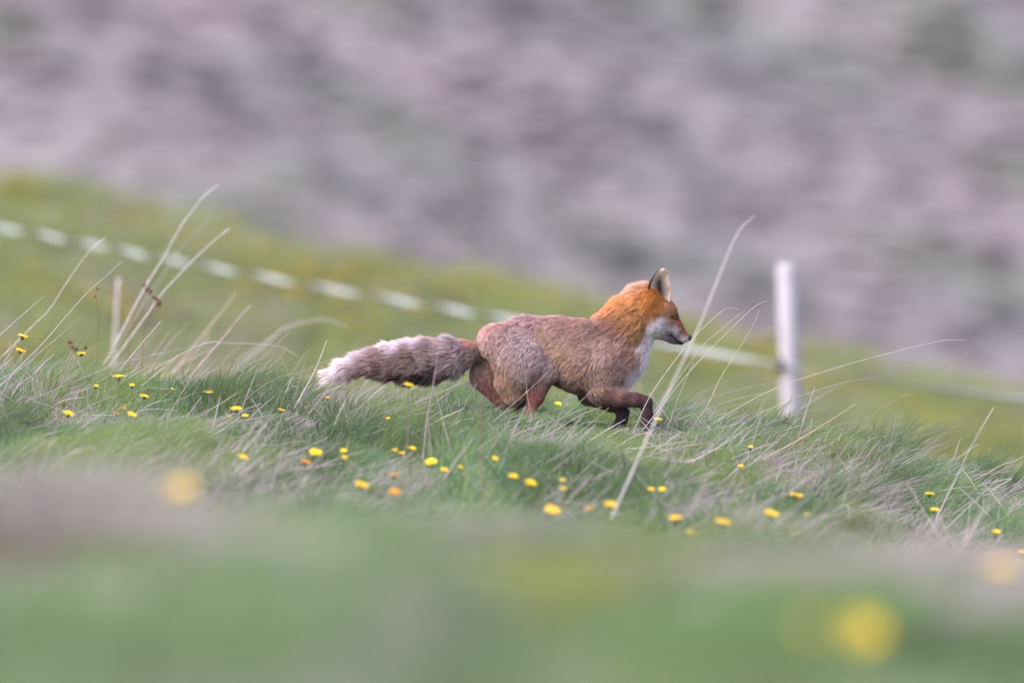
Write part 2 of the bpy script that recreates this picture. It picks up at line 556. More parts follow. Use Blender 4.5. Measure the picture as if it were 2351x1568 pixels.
chain('jaw', [(2040, 432, 0, 52), (2090, 466, 0, 31), (2135, 491, 0, 18)], .85, 6, .3, (-.85, -.4))
# near hind leg
chain('thigh', [(1150, 500, -55, 112), (1265, 600, -78, 146), (1390, 645, -88, 72)], .62, 22, .24, (-.55, .85))
chain('thigh', [(1230, 600, -75, 120), (1200, 700, -70, 80), (1215, 765, -66, 58)], .7, 24, .28, (-.3, .95))
chain('shin', [(1395, 660, -88, 60), (1335, 790, -80, 46), (1300, 890, -78, 32)], .75, 12, .2)
chain('hind_foot', [(1297, 905, -78, 30), (1400, 915, -80, 22), (1500, 922, -82, 20), (1528, 924, -82, 15)], .95, 7, .2)
# far hind leg
chain('far_thigh', [(1110, 545, 50, 100), (1068, 670, 66, 88), (1150, 790, 70, 58)], .7, 20, .25, (-.1, .99))
chain('far_shin', [(1160, 790, 70, 60), (1225, 900, 70, 36)], .8, 14, .22)
chain('far_thigh', [(1150, 700, 60, 80), (1240, 800, 62, 50)], .7, 16, .22, (0, 1))
chain('far_foot', [(1225, 912, 70, 29), (1330, 925, 72, 22), (1375, 928, 72, 18)], .95, 7, .2)
# near foreleg
chain('shoulder', [(1690, 620, -70, 130), (1700, 745, -72, 82)], .6, 24, .24, (-.35, .93))
chain('foreleg', [(1710, 765, -74, 74), (1790, 788, -72, 52), (1880, 806, -68, 42), (1945, 820, -64, 30)], .78, 9, .2)
chain('forepaw', [(1942, 820, -64, 34), (1950, 885, -62, 30), (1944, 945, -60, 30), (1960, 968, -58, 27)], .95, 7, .2)
# far foreleg
chain('far_foreleg', [(1640, 770, 60, 80), (1750, 828, 62, 44), (1822, 862, 62, 31)], .78, 9, .2)
chain('far_forepaw', [(1820, 862, 62, 35), (1812, 910, 62, 32), (1796, 948, 62, 30), (1766, 964, 62, 24)], .95, 7, .2)
# tail
chain('tail', [(1100, 500, 0, 62), (1030, 530, 0, 40), (960, 548, 0, 52)], 1.0, 30, .45)
chain('tail', [(960, 548, 0, 52), (870, 572, 0, 82), (760, 590, 0, 94), (640, 596, 0, 90), (540, 597, 0, 74), (460, 596, 0, 54), (380, 606, 0, 38), (300, 636, 0, 32), (225, 662, 0, 18)], .95, 46, .52)

NP_ = len(CH)
A_ = np.array([c[1] for c in CH]); B_ = np.array([c[2] for c in CH]); KY = np.array([c[3] for c in CH])
HL = np.array([c[4] for c in CH]); LF = np.array([c[5] for c in CH]); FL = np.array([c[6] for c in CH])


def prim_d(i, p):
    a = A_[i]; b = B_[i]
    q = p - a[:3]
    q = q.copy(); q[..., 2] /= KY[i]
    ab = (b - a)[:3].copy(); ab[2] /= KY[i]
    L2 = float(ab @ ab) + 1e-9
    t = np.clip((q @ ab) / L2, 0, 1)
    d = np.sqrt(((q - t[..., None] * ab) ** 2).sum(-1))
    return d - (a[3] + t * (b[3] - a[3]))


KS = 9.0
def sdf(p):
    acc = np.zeros(p.shape[:-1])
    for i in range(NP_):
        acc += np.exp(-np.clip(prim_d(i, p), -300, 300) / KS)
    return -KS * np.log(acc + 1e-30) + 4.0


st = 7.5
gu = np.arange(170, 2215, st); gvv = np.arange(150, 1005, st); gyy = np.arange(-190, 190, st)
shape = (len(gu), len(gvv), len(gyy))
F = np.full(shape, 50.0)
acc = np.zeros(shape)
for i in range(NP_):       # evaluate each piece only in its own neighbourhood
    a, b = A_[i], B_[i]
    r = max(a[3], b[3]) + 60
    sl = []
    for axv, lo, hi in ((gu, min(a[0], b[0]) - r, max(a[0], b[0]) + r), (gvv, min(a[1], b[1]) - r, max(a[1], b[1]) + r), (gyy, min(a[2], b[2]) - r, max(a[2], b[2]) + r)):
        sl.append(slice(int(np.searchsorted(axv, lo)), int(np.searchsorted(axv, hi))))
    G = np.stack(np.meshgrid(gu[sl[0]], gvv[sl[1]], gyy[sl[2]], indexing='ij'), -1)
    acc[sl[0], sl[1], sl[2]] += np.exp(-np.clip(prim_d(i, G), -300, 300) / KS)
F = -KS * np.log(acc + 1e-12) + 4.0


def surface_nets(F):
    nx, ny, nz = F.shape
    ins = F < 0
    cs = np.zeros((nx - 1, ny - 1, nz - 1), int)
    for dx in (0, 1):
        for dy in (0, 1):
            for dz in (0, 1):
                cs += ins[dx:nx - 1 + dx, dy:ny - 1 + dy, dz:nz - 1 + dz]
    act = (cs > 0) & (cs < 8)
    idx = -np.ones(act.shape, int)
    ci = np.argwhere(act)
    idx[act] = np.arange(len(ci))
    sp = np.zeros((len(ci), 3)); cnt = np.zeros(len(ci))
    corners = [(0, 0, 0), (1, 0, 0), (0, 1, 0), (1, 1, 0), (0, 0, 1), (1, 0, 1), (0, 1, 1), (1, 1, 1)]
    for a in range(8):
        for b in range(a + 1, 8):
            ca, cb = np.array(corners[a]), np.array(corners[b])
            if np.abs(ca - cb).sum() != 1:
                continue
            fa = F[tuple((ci + ca).T)]; fb = F[tuple((ci + cb).T)]
            m = (fa < 0) != (fb < 0)
            t = np.where(m, fa / np.where(m, fa - fb, 1), 0)
            sp += np.where(m[:, None], ca + t[:, None] * (cb - ca), 0); cnt += m
    V = ci + sp / cnt[:, None]
    faces = []
    for ax in range(3):
        o1, o2 = [(1, 2), (2, 0), (0, 1)][ax]
        s0 = [slice(None)] * 3; s1 = [slice(None)] * 3
        s0[ax] = slice(0, -1); s1[ax] = slice(1, None)
        ch = ins[tuple(s0)] != ins[tuple(s1)]
        e = np.argwhere(ch)
        e = e[(e[:, o1] > 0) & (e[:, o2] > 0) & (e[:, o1] < F.shape[o1] - 1) & (e[:, o2] < F.shape[o2] - 1)]
        flip = ins[tuple(e.T)]
        def cell(d1, d2):
            q = e.copy(); q[:, o1] -= d1; q[:, o2] -= d2
            return idx[tuple(q.T)]
        q = np.stack([cell(0, 0), cell(1, 0), cell(1, 1), cell(0, 1)], 1)
        q[~flip] = q[~flip][:, ::-1]
        faces.append(q)
    Fc = np.concatenate(faces)
    return V, Fc[(Fc >= 0).all(1)]


Vg, Fq = surface_nets(F)
Vuv = np.stack([gu[0] + Vg[:, 0] * st, gvv[0] + Vg[:, 1] * st, gyy[0] + Vg[:, 2] * st], 1)
for it in range(2):      # relax
    s_ = np.zeros_like(Vuv); c_ = np.zeros(len(Vuv))
    for k in range(4):
        np.add.at(s_, Fq[:, k], Vuv[Fq[:, (k + 1) % 4]]); np.add.at(c_, Fq[:, k], 1)
        np.add.at(s_, Fq[:, k], Vuv[Fq[:, (k + 3) % 4]]); np.add.at(c_, Fq[:, k], 1)
    Vuv = .5 * Vuv + .5 * s_ / np.maximum(c_, 1)[:, None]

# coat colour: markings, plus pale sky-lit upper edges and hind-leg shadow painted in (u, v, spread, hair root, hair tip), same on both flanks
K_COAT = 3.3
MK = [
    # head
    (2096, 262, 26, (150, 96, 66), (206, 158, 136)), (2085, 318, 26, (140, 92, 64), (176, 128, 102)),
    (2060, 270, 24, (170, 104, 50), (204, 140, 88)), (2012, 292, 30, (176, 100, 36), (206, 130, 58)),
    (2112, 352, 13, (112, 58, 36), (150, 84, 54)), (2128, 392, 18, (118, 58, 38), (156, 90, 64)),
    (2141, 442, 13, (84, 58, 56), (124, 92, 90)), (2172, 450, 10, (110, 66, 54), (160, 112, 100)),
    (2155, 477, 15, (160, 148, 160), (216, 208, 218)), (2105, 425, 16, (160, 148, 156), (226, 220, 228)), (2090, 380, 15, (130, 92, 82), (176, 134, 120)),
    (2060, 400, 20, (90, 84, 88), (160, 152, 160)), (2015, 400, 28, (196, 190, 200), (244, 240, 248)),
    (2030, 450, 24, (120, 116, 124), (186, 182, 192)), (2085, 470, 18, (70, 66, 72), (124, 118, 126)), (2125, 500, 16, (56, 52, 58), (100, 96, 104)),
    (1990, 345, 24, (150, 86, 40), (190, 124, 68)),
    # neck and throat
    (1965, 250, 26, (178, 100, 34), (208, 128, 52)), (1925, 165, 28, (190, 128, 90), (236, 190, 172)), (1850, 195, 30, (196, 126, 80), (232, 180, 156)),  # pale nape edge also carries painted rim light
    (1900, 240, 36, (184, 108, 44), (214, 142, 78)), (1810, 270, 36, (186, 108, 48), (218, 146, 88)), (1735, 310, 30, (180, 104, 50), (206, 136, 88)),
    (1880, 330, 36, (140, 92, 58), (190, 132, 82)), (1930, 360, 34, (150, 96, 54), (196, 138, 88)), (1800, 340, 34, (120, 78, 56), (170, 116, 82)),
    (1985, 470, 26, (190, 184, 196), (236, 232, 242)), (1950, 520, 30, (196, 190, 204), (238, 234, 244)), (1945, 600, 26, (200, 194, 208), (238, 234, 244)),
    (1900, 690, 28, (190, 184, 196), (232, 228, 238)), (1860, 725, 22, (170, 160, 172), (220, 214, 224)),
    (1900, 450, 30, (140, 90, 54), (196, 146, 104)), (1880, 560, 34, (120, 82, 70), (176, 136, 122)),
    # back, flank, shoulder
    (1650, 345, 32, (128, 80, 66), (196, 142, 122)), (1550, 340, 34, (118, 78, 68), (184, 142, 134)), (1430, 335, 36, (112, 72, 66), (190, 152, 150)), (1300, 345, 36, (108, 68, 64), (190, 152, 154)),  # paler tips along the back top include painted sky light
    (1740, 400, 36, (104, 70, 62), (150, 114, 104)), (1660, 400, 24, (70, 54, 54), (120, 100, 100)), (1600, 430, 40, (108, 76, 68), (166, 130, 118)), (1500, 420, 40, (112, 78, 70), (172, 136, 126)),
    (1420, 470, 34, (120, 86, 72), (184, 146, 124)), (1500, 540, 42, (132, 98, 78), (194, 156, 130)), (1520, 650, 40, (128, 94, 76), (186, 148, 124)),
    (1600, 560, 40, (120, 88, 76), (180, 146, 132)), (1700, 520, 40, (126, 94, 86), (190, 158, 148)), (1800, 500, 40, (122, 86, 74), (182, 142, 128)), (1820, 620, 40, (112, 82, 76), (170, 138, 132)),
    (1720, 650, 40, (112, 84, 76), (172, 142, 130)), (1640, 700, 36, (100, 76, 66), (160, 128, 112)), (1800, 720, 34, (112, 82, 74), (164, 132, 124)),
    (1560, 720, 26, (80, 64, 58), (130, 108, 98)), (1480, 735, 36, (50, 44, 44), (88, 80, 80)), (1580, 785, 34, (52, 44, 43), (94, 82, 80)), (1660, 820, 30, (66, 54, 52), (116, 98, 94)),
    # rump and thighs
    (1180, 380, 36, (112, 64, 58), (194, 156, 154)), (1070, 420, 30, (120, 68, 58), (192, 150, 146)), (1100, 480, 36, (112, 70, 62), (186, 154, 152)), (1220, 450, 40, (104, 70, 66), (190, 164, 168)),
    (1300, 530, 40, (104, 78, 74), (190, 168, 174)), (1180, 560, 40, (104, 74, 68), (182, 156, 154)), (1380, 600, 36, (104, 80, 76), (180, 158, 160)), (1250, 650, 40, (108, 82, 74), (180, 156, 150)),
    (1150, 660, 36, (112, 80, 62), (170, 136, 116)), (1200, 740, 34, (112, 84, 62), (172, 140, 114)), (1440, 640, 26, (104, 76, 70), (166, 138, 134)), (1350, 700, 30, (96, 66, 62), (150, 116, 112)),
    (1090, 600, 34, (104, 78, 62), (168, 140, 120)),
    # far thigh, hind legs
    (990, 660, 30, (132, 88, 84), (190, 152, 148)), (1060, 720, 34, (126, 70, 68), (172, 120, 116)), (1090, 810, 30, (112, 64, 58), (160, 112, 102)), (1180, 860, 26, (84, 50, 46), (122, 84, 78)),
    (1250, 830, 22, (54, 42, 46), (84, 68, 72)), (1340, 780, 28, (98, 52, 48), (138, 86, 80)), (1310, 860, 26, (104, 54, 46), (146, 92, 82)), (1400, 915, 40, (58, 46, 44), (96, 80, 76)), (1500, 920, 30, (56, 48, 48), (92, 82, 80)),  # first mark: dark far leg with the shadow between the legs painted in
    # forelegs
    (1760, 800, 34, (92, 62, 58), (142, 110, 106)), (1860, 790, 34, (68, 47, 48), (108, 82, 84)), (1940, 820, 34, (50, 37, 40), (82, 66, 72)), (1950, 920, 34, (46, 36, 40), (78, 64, 68)),
    (1740, 840, 22, (62, 46, 46), (98, 80, 80)), (1820, 870, 24, (52, 40, 44), (86, 70, 76)), (1790, 950, 26, (44, 36, 40), (74, 62, 68)),
    # tail
    (985, 480, 24, (150, 84, 60), (190, 124, 100)), (1020, 560, 34, (96, 76, 70), (150, 130, 124)), (900, 500, 36, (104, 84, 86), (176, 156, 166)), (880, 600, 40, (104, 86, 84), (170, 150, 152)),
    (800, 470, 30, (120, 92, 92), (190, 160, 162)), (680, 480, 34, (160, 138, 146), (228, 206, 220)), (560, 505, 34, (180, 160, 170), (236, 218, 232)), (760, 580, 40, (84, 68, 66), (150, 128, 126)),
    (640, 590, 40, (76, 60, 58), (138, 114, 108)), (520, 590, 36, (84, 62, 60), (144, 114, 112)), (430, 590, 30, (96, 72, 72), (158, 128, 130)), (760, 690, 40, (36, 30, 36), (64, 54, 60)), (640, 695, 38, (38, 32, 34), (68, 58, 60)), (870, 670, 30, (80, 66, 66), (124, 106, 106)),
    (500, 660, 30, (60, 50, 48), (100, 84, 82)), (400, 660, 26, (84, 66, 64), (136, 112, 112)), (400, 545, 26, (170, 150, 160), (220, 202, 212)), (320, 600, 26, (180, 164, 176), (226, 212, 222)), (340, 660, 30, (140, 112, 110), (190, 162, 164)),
    (250, 650, 30, (196, 184, 194), (232, 222, 230)), (170, 690, 40, (204, 194, 204), (238, 232, 238)),
]
MKp = np.array([m[:2] for m in MK], float); MKs = np.array([m[2] for m in MK], float)
MKr = np.array([lin(m[3]) for m in MK]); MKt = np.array([lin(m[4]) for m in MK])
MOUTH = np.array([(2085, 446), (2100, 466), (2118, 483), (2138, 494), (2156, 497)], float)


def coat(uv):
    uvj = uv[:, :2]
    n = len(uvj)
    c0 = np.zeros((n, 3)); c1 = np.zeros((n, 3))
    for s in range(0, n, 40000):
        q = uvj[s:s + 40000]
        d2 = ((q[:, None] - MKp[None]) ** 2).sum(-1)
        # compact kernel with a long weak tail, so every hair gets a colour
        w = np.exp(-d2 / (2 * (0.8 * MKs) ** 2)) + 1e-4 / (1 + d2 / 900.0) ** 2
        w /= w.sum(1, keepdims=True)
        c0[s:s + 40000] = w @ MKr; c1[s:s + 40000] = w @ MKt
    def f(c):
        c = c * c / (c + .018)
        c = c * K_COAT / (1 + 1.8 * c)
        l = c.mean(1, keepdims=True)
        return (l + (c - l) * .84) * np.array([1.03, .95, 1.0])
    return f(c0), f(c1)


def seg_dist(p, line):
    d = np.full(len(p), 1e9)
    for a, b in zip(line[:-1], line[1:]):
        ab = b - a
        t = np.clip(((p - a) @ ab) / (ab @ ab), 0, 1)
        d = np.minimum(d, np.hypot(*(p - a - t[:, None] * ab).T))
    return d


# ears: cupped leaf-shaped sheets with thickness, part of the body mesh
def ear(side):
    """side -1 near, +1 far. returns verts (uv space), quads, inner flag"""
    nt_, nw = 16, 13
    vs = []; inner = []
    # outline of the ear, back edge and front edge from base to tip
    vb = np.array([268, 215, 170, 130, 104, 92, 87], float)
    back = np.array([1962, 1953, 1962, 1984, 2004, 2017, 2028], float)
    front = np.array([2074, 2082, 2074, 2066, 2060, 2052, 2040], float)
    for layer in (0, 1):
        for i in range(nt_):
            t = i / (nt_ - 1)
            v = 268 - 181 * t
            bk = np.interp(-v, -vb, back); fr = np.interp(-v, -vb, front)
            yb = 52 + 26 * t
            for j in range(nw):
                w = -1 + 2 * j / (nw - 1)
                ww = math.sin(w * math.pi / 2) * .7 + w * .3
                u = (bk + fr) / 2 + (fr - bk) / 2 * ww
                # the hollow opens outward, its front edge turned a little inward
                dep = 38 * (1 - abs(w) ** 2.2) * (1 - .6 * t) * (1 - t ** 4) + 16 * max(0, w) * (1 - t)
                y_ = yb + 8 - dep
                if layer == 1:
                    u -= 6 * (1 - w) * .5 * (1 - t); y_ -= 6
                vs.append((u, v, side * y_))
                inner.append(layer == 0)
    q = []
    off = nt_ * nw
    for layer in (0, 1):
        for i in range(nt_ - 1):
            for j in range(nw - 1):
                a = layer * off + i * nw + j
                f = [a, a + 1, a + nw + 1, a + nw]
                q.append(f if layer == 0 else f[::-1])
    for i in range(nt_ - 1):
        for j in (0, nw - 1):
            a = i * nw + j
            f = [a, a + nw, off + a + nw, off + a]
            q.append(f if j == 0 else f[::-1])
    for j in range(nw - 1):
        a = (nt_ - 1) * nw + j
        q.append([a, a + 1, off + a + 1, off + a])
    q = np.array(q)
    if side > 0:
        q = q[:, ::-1]
    return np.array(vs, float), q, np.array(inner)


def to_world(P):
    o = np.empty_like(P)
    o[:, 0] = (673.5 + 0.41667 * P[:, 0] - 1175.5) * S
    o[:, 1] = D + P[:, 2] * FU
    o[:, 2] = (784 - 581.6 - 0.41667 * P[:, 1]) * S + H
    return o


e1 = ear(-1); e2 = ear(1)
allV = np.concatenate([Vuv, e1[0], e2[0]])
allF = np.concatenate([Fq, e1[1] + len(Vuv), e2[1] + len(Vuv) + len(e1[0])])
part = np.concatenate([np.zeros(len(Vuv), int), np.where(e1[2], 1, 2), np.where(e2[2], 1, 2)])


def ear_col(P, inner):
    """pale cream hollow with a dark fold, black back"""
    t = np.clip((268 - P[:, 1]) / 181, 0, 1)
    vb = -np.array([268, 215, 170, 130, 104, 92, 87], float)
    bk = np.interp(-P[:, 1], vb, np.array([1962, 1953, 1962, 1984, 2004, 2017, 2028], float))
    fr = np.interp(-P[:, 1], vb, np.array([2074, 2082, 2074, 2066, 2060, 2052, 2040], float))
    w = (P[:, 0] - (bk + fr) / 2) / np.maximum((fr - bk) / 2, 4)
    dark = np.exp(-((w + .02 + .25 * (t - .4)) / .46) ** 2) * np.exp(-((t - .4) / .38) ** 4)
    ci = lin((240, 220, 212))[None] * (1 - dark[:, None]) + lin((52, 42, 46))[None] * dark[:, None]
    grey = (smooth(.15, .6, w) * .35)[:, None]
    ci = ci * (1 - grey) + lin((170, 148, 148)) * grey
    edge = smooth(-.86, -.98, w)[:, None]
    ci = ci * (1 - edge) + lin((36, 30, 32)) * edge
    ci = ci * 1.35
    co = np.repeat(lin((34, 28, 30))[None], len(P), 0)
    k = smooth(.22, .06, t)[:, None]
    co = co * (1 - k) + lin((170, 100, 50)) * k
    return np.where(inner[:, None], ci, co)


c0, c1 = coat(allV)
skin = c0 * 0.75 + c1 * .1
ec = ear_col(allV, part == 1)
skin = np.where((part > 0)[:, None], ec, skin)
md = seg_dist(allV[:, :2], MOUTH)
skin[(part == 0) & (md < 5)] = lin((26, 20, 22))

fox = bpy.data.objects.new('fox', None)
COL.objects.link(fox)
fox_base = np.array([0.16, D, ground_z(0.16, D)])
fox.location = fox_base
tag(fox, 'red fox bounding to the right through short grass with its bushy tail stretched out', 'fox')
M_skin = attr_mat('fox_coat_under', 0.9, noise_scale=180, noise_amt=0.3)
body = quad_mesh('body', to_world(allV) - fox_base, allF, M_skin, skin)
body.parent = fox

# --- fur strands
tri = np.concatenate([allF[:, [0, 1, 2]], allF[:, [0, 2, 3]]])
p0, p1, p2 = allV[tri[:, 0]], allV[tri[:, 1]], allV[tri[:, 2]]
nr = np.cross(p1 - p0, p2 - p0)
area = np.linalg.norm(nr, axis=1) * .5
fn = nr / (2 * area[:, None] + 1e-9)
vn = np.zeros_like(allV)
for k in range(3):
    np.add.at(vn, tri[:, k], nr)
vn /= np.linalg.norm(vn, axis=1, keepdims=True) + 1e-9
# orientation check: normals should point out of the field
pc = allV[:2000]
if (sdf(pc + vn[:2000] * 6) - sdf(pc - vn[:2000] * 6)).mean() < 0:
    vn = -vn
NF = 210000
tp = part[tri[:, 0]]
cen = (p0 + p1 + p2) / 3
wgt = area.copy()
wgt *= np.where(tp > 0, 1.6, 1.0)
wgt *= np.where((cen[:, 0] > 1960) & (tp == 0), 3.0, 1.0)
ti = rng.choice(len(tri), NF, p=wgt / wgt.sum())
r1 = np.sqrt(rng.random(NF)); r2 = rng.random(NF)
ba = 1 - r1; bb = r1 * (1 - r2); bc = r1 * r2
rt = p0[ti] * ba[:, None] + p1[ti] * bb[:, None] + p2[ti] * bc[:, None]
rn = vn[tri[ti, 0]] * ba[:, None] + vn[tri[ti, 1]] * bb[:, None] + vn[tri[ti, 2]] * bc[:, None]
rn /= np.linalg.norm(rn, axis=1, keepdims=True) + 1e-9
rp = part[tri[ti, 0]]
EYE = np.array([2106, 356.0])
keep = np.hypot((rt[:, 0] - EYE[0]) / 1.3, rt[:, 1] - EYE[1]) > 6
keep &= np.hypot(rt[:, 0] - 2189, rt[:, 1] - 466) > 13
keep &= ~((rp == 0) & (seg_dist(rt[:, :2], MOUTH) < 2.2))
inside_body = np.zeros(len(rt), bool)
em = rp > 0
inside_body[em] = sdf(rt[em]) < -2
keep &= ~inside_body
rt, rn, rp = rt[keep], rn[keep], rp[keep]
NF = len(rt)
# flow, length and lift blended from the pieces nearby
wsum = np.zeros(NF); fl = np.zeros((NF, 2)); ln = np.zeros(NF); lf = np.zeros(NF)
for i in range(NP_):
    w = np.exp(-np.clip(prim_d(i, rt) + 0, -60, 400) / 10.0)
    wsum += w; fl += w[:, None] * FL[i]; ln += w * HL[i]; lf += w * LF[i]
fl /= wsum[:, None]; ln /= wsum; lf /= wsum
ln = ln / (FU * 1000)                        # mm to units
eari = rp == 1; earo = rp == 2
ln[eari] = 14; ln[earo] = 9
lf[eari] = .25; lf[earo] = .12
fl[eari] = (.1, -.9); fl[earo] = (-.1, -1.0)
# white tail tip is long and loose
tipw = smooth(420, 200, rt[:, 0])
ln *= 1 + .35 * tipw
lf = lf * (1 - .35 * tipw)
# ruff along the nape stands up, chest bib is loose
ang_j = (vnoise(rt[:, 0] / 46, rt[:, 1] / 46, 71) - .5) * 1.0 + rng.normal(0, .16, NF)
ca, sa = np.cos(ang_j), np.sin(ang_j)
fl = np.stack([fl[:, 0] * ca - fl[:, 1] * sa, fl[:, 0] * sa + fl[:, 1] * ca], 1)
flow = np.stack([fl[:, 0], fl[:, 1], np.zeros(NF)], 1)
flow -= (flow * rn).sum(1, keepdims=True) * rn
flow /= np.linalg.norm(flow, axis=1, keepdims=True) + 1e-6
ln = ln * rng.uniform(.6, 1.15, NF) * (.8 + .4 * vnoise(rt[:, 0] / 30, rt[:, 1] / 30, 73))
lf = np.clip(lf + rng.normal(0, .07, NF), .03, 1)
d0 = flow * (1 - lf[:, None]) + rn * (lf[:, None] + .12)
d0 /= np.linalg.norm(d0, axis=1, keepdims=True)
d1 = flow * (1 - lf[:, None] * .55) + rn * lf[:, None] * .45
d1[:, 1] += .12
d1 /= np.linalg.norm(d1, axis=1, keepdims=True)
KP = 5
t = np.linspace(0, 1, KP)
P = rt[:, None] + ln[:, None, None] * (d0[:, None] * (t - .5 * t * t)[None, :, None] + d1[:, None] * (.5 * t * t)[None, :, None])
P -= rn[:, None] * 1.5
# locks: strands lean toward the tip of their lock leader
ncl = NF // 10
lead = rng.choice(NF, ncl, replace=False)
kd = kdtree.KDTree(ncl)
for i, q in enumerate(rt[lead]):
    kd.insert(q, i)
kd.balance()
own = np.array([kd.find(q)[1] for q in rt])
ld = lead[own]
cl = (np.where(rp > 0, .2, .55) * rng.uniform(.6, 1.1, NF))[:, None, None] * (t ** 1.4)[None, :, None]
same = (rp == rp[ld])[:, None, None]
P = np.where(same, P * (1 - cl) + (P[ld] + (rt - rt[ld])[:, None] * .12) * cl, P)
P[:, 1:] += rng.normal(0, 1.2, (NF, KP - 1, 3)) * t[None, 1:, None]
jit2 = rt.copy(); jit2[:, :2] += rng.normal(0, 7, (NF, 2))
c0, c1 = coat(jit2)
lockv = rng.uniform(.62, 1.28, ncl)[own][:, None]
c0 = c0 * rng.uniform(.55, .95, NF)[:, None] * lockv; c1 = c1 * rng.uniform(.85, 1.3, NF)[:, None] * (lockv * .6 + .4)
lt = (rng.random(NF) < .14) & (rt[:, 0] < 1700)
c1[lt] = c1[lt] * .4 + lin((235, 215, 215)) * .9
dk = rng.random(NF) < .14
c1[dk] = c0[dk] * .8
ecf = ear_col(rt, eari)
c0 = np.where((rp > 0)[:, None], ecf * .85, c0); c1 = np.where((rp > 0)[:, None], ecf * 1.05, c1)
mo = (rp == 0) & (seg_dist(rt[:, :2], MOUTH) < 6)
c0[mo] = lin((26, 20, 22)); c1[mo] = lin((40, 34, 38))
ey = (rp == 0) & (np.hypot((rt[:, 0] - EYE[0]) / 1.5, rt[:, 1] - EYE[1]) < 13)
c0[ey] = lin((40, 22, 18)); c1[ey] = lin((70, 40, 30))
Pw = to_world(P.reshape(-1, 3)).reshape(NF, KP, 3)
shortf = np.where(ln < 22, .7, 1.0)
R = (0.00034 * rng.uniform(.7, 1.3, NF) * shortf)[:, None] * (1 - .8 * t ** 1.6)[None]
M_fur = strand_mat('fox_fur', 0.25, 0.55, 0.25)
fur = curves_obj('fur', Pw - fox_base, R, c0, c1, M_fur, fox)


def surf_y(u, v, side):
    ys = np.linspace(0, side * 190, 381)
    p = np.stack([np.full(381, u), np.full(381, v), ys], 1)
    f = sdf(p)
    i = np.argmax(f > 0)
    return ys[i]


def blob(name, c, r, material, parent, nseg=14, nring=9):
    vs = []; fs = []
    for i in range(nring + 1):
        th = math.pi * i / nring
        for j in range(nseg):
            ph = 2 * math.pi * j / nseg
            vs.append((c[0] + r[0] * math.sin(th) * math.cos(ph), c[1] + r[1] * math.sin(th) * math.sin(ph), c[2] + r[2] * math.cos(th)))
    for i in range(nring):
        for j in range(nseg):
            fs.append((i * nseg + j, (i + 1) * nseg + j, (i + 1) * nseg + (j + 1) % nseg, i * nseg + (j + 1) % nseg))
    return mesh_obj(name, vs, fs, material, parent)


M_eye = simple_mat('fox_eye', (0.02, 0.010, 0.005), 0.12, .2, 200)
M_nose = simple_mat('fox_nose', (0.010, 0.008, 0.009), 0.6, .3, 400)
M_nose.node_tree.nodes['Principled BSDF'].inputs['Specular IOR Level'].default_value = .2
for sd in (-1, 1):
    yy = surf_y(EYE[0], EYE[1], sd)
    c = fx(EYE[0], EYE[1], yy) - fox_base
    blob('eye', c, (.0072, .0046, .0050), M_eye, fox)
nz_o = blob('nose', fx(2185, 467, 0) - fox_base, (.0082, .0100, .0092), M_nose, fox)

# ------------------------------------------------------------------ stalks
def catmull(pts, m=5):
    pts = np.asarray(pts, float)
    if len(pts) < 3:
        return np.array([pts[0] + (pts[-1] - pts[0]) * i / 5 for i in range(6)])
    q = np.concatenate([[2 * pts[0] - pts[1]], pts, [2 * pts[-1] - pts[-2]]])
    o = []
    for i in range(1, len(q) - 2):
        for s in range(m):
            t = s / m
            o.append(.5 * ((2 * q[i]) + (-q[i - 1] + q[i + 1]) * t + (2 * q[i - 1] - 5 * q[i] + 4 * q[i + 1] - q[i + 2]) * t * t + (-q[i - 1] + 3 * q[i] - 3 * q[i + 1] + q[i + 2]) * t ** 3))
    o.append(pts[-1])
    return np.array(o)


def tube(pts, r0, r1, sides=6, swell=None):
    pts = np.asarray(pts, float)
    n = len(pts)
    vs, fs = [], []
    up = np.array([0, 1, 0.0])
    for i in range(n):
        d = pts[min(i + 1, n - 1)] - pts[max(i - 1, 0)]
        d /= np.linalg.norm(d) + 1e-9
        a = np.cross(d, up); a /= np.linalg.norm(a) + 1e-9
        b = np.cross(d, a)
        t = i / (n - 1)
        r = r0 + (r1 - r0) * t
        if swell is not None:
            r *= swell(t)
        for s in range(sides):
            an = 2 * math.pi * s / sides
            vs.append(pts[i] + r * (math.cos(an) * a + math.sin(an) * b))
    for i in range(n - 1):
        for s in range(sides):
            fs.append((i * sides + s, i * sides + (s + 1) % sides, (i + 1) * sides + (s + 1) % sides, (i + 1) * sides + s))
    fs.append(tuple(range(sides))[::-1]); fs.append(tuple((n - 1) * sides + s for s in range(sides)))
    return vs, fs


STALK_M = [simple_mat('bleached_stalk', lin((204, 192, 196)), .6, .18, 90, .15),
           simple_mat('pinkish_stalk', lin((196, 172, 178)), .6, .18, 90, .15),
           simple_mat('straw_stalk', lin((200, 180, 156)), .6, .18, 90, .15),
           simple_mat('grey_stalk', lin((164, 154, 154)), .7, .2, 90, .1),
           simple_mat('brown_stalk', lin((120, 92, 78)), .7, .25, 90, .1)]

_ys = np.arange(54.6, 16, -.02)
def depth_at(px, py, h=0.0):
    """farthest depth in front of the crest where something h above the turf shows at this row"""
    X = (px - 1175.5) * S * _ys / D
    f = (784 - py) * S * _ys / D + H - (ground_z(X, _ys) + h)
    s = np.where((f[:-1] <= 0) & (f[1:] > 0) | (f[:-1] > 0) & (f[1:] <= 0))[0]
    if len(s) == 0:
        return None
    return float(_ys[s[0]])


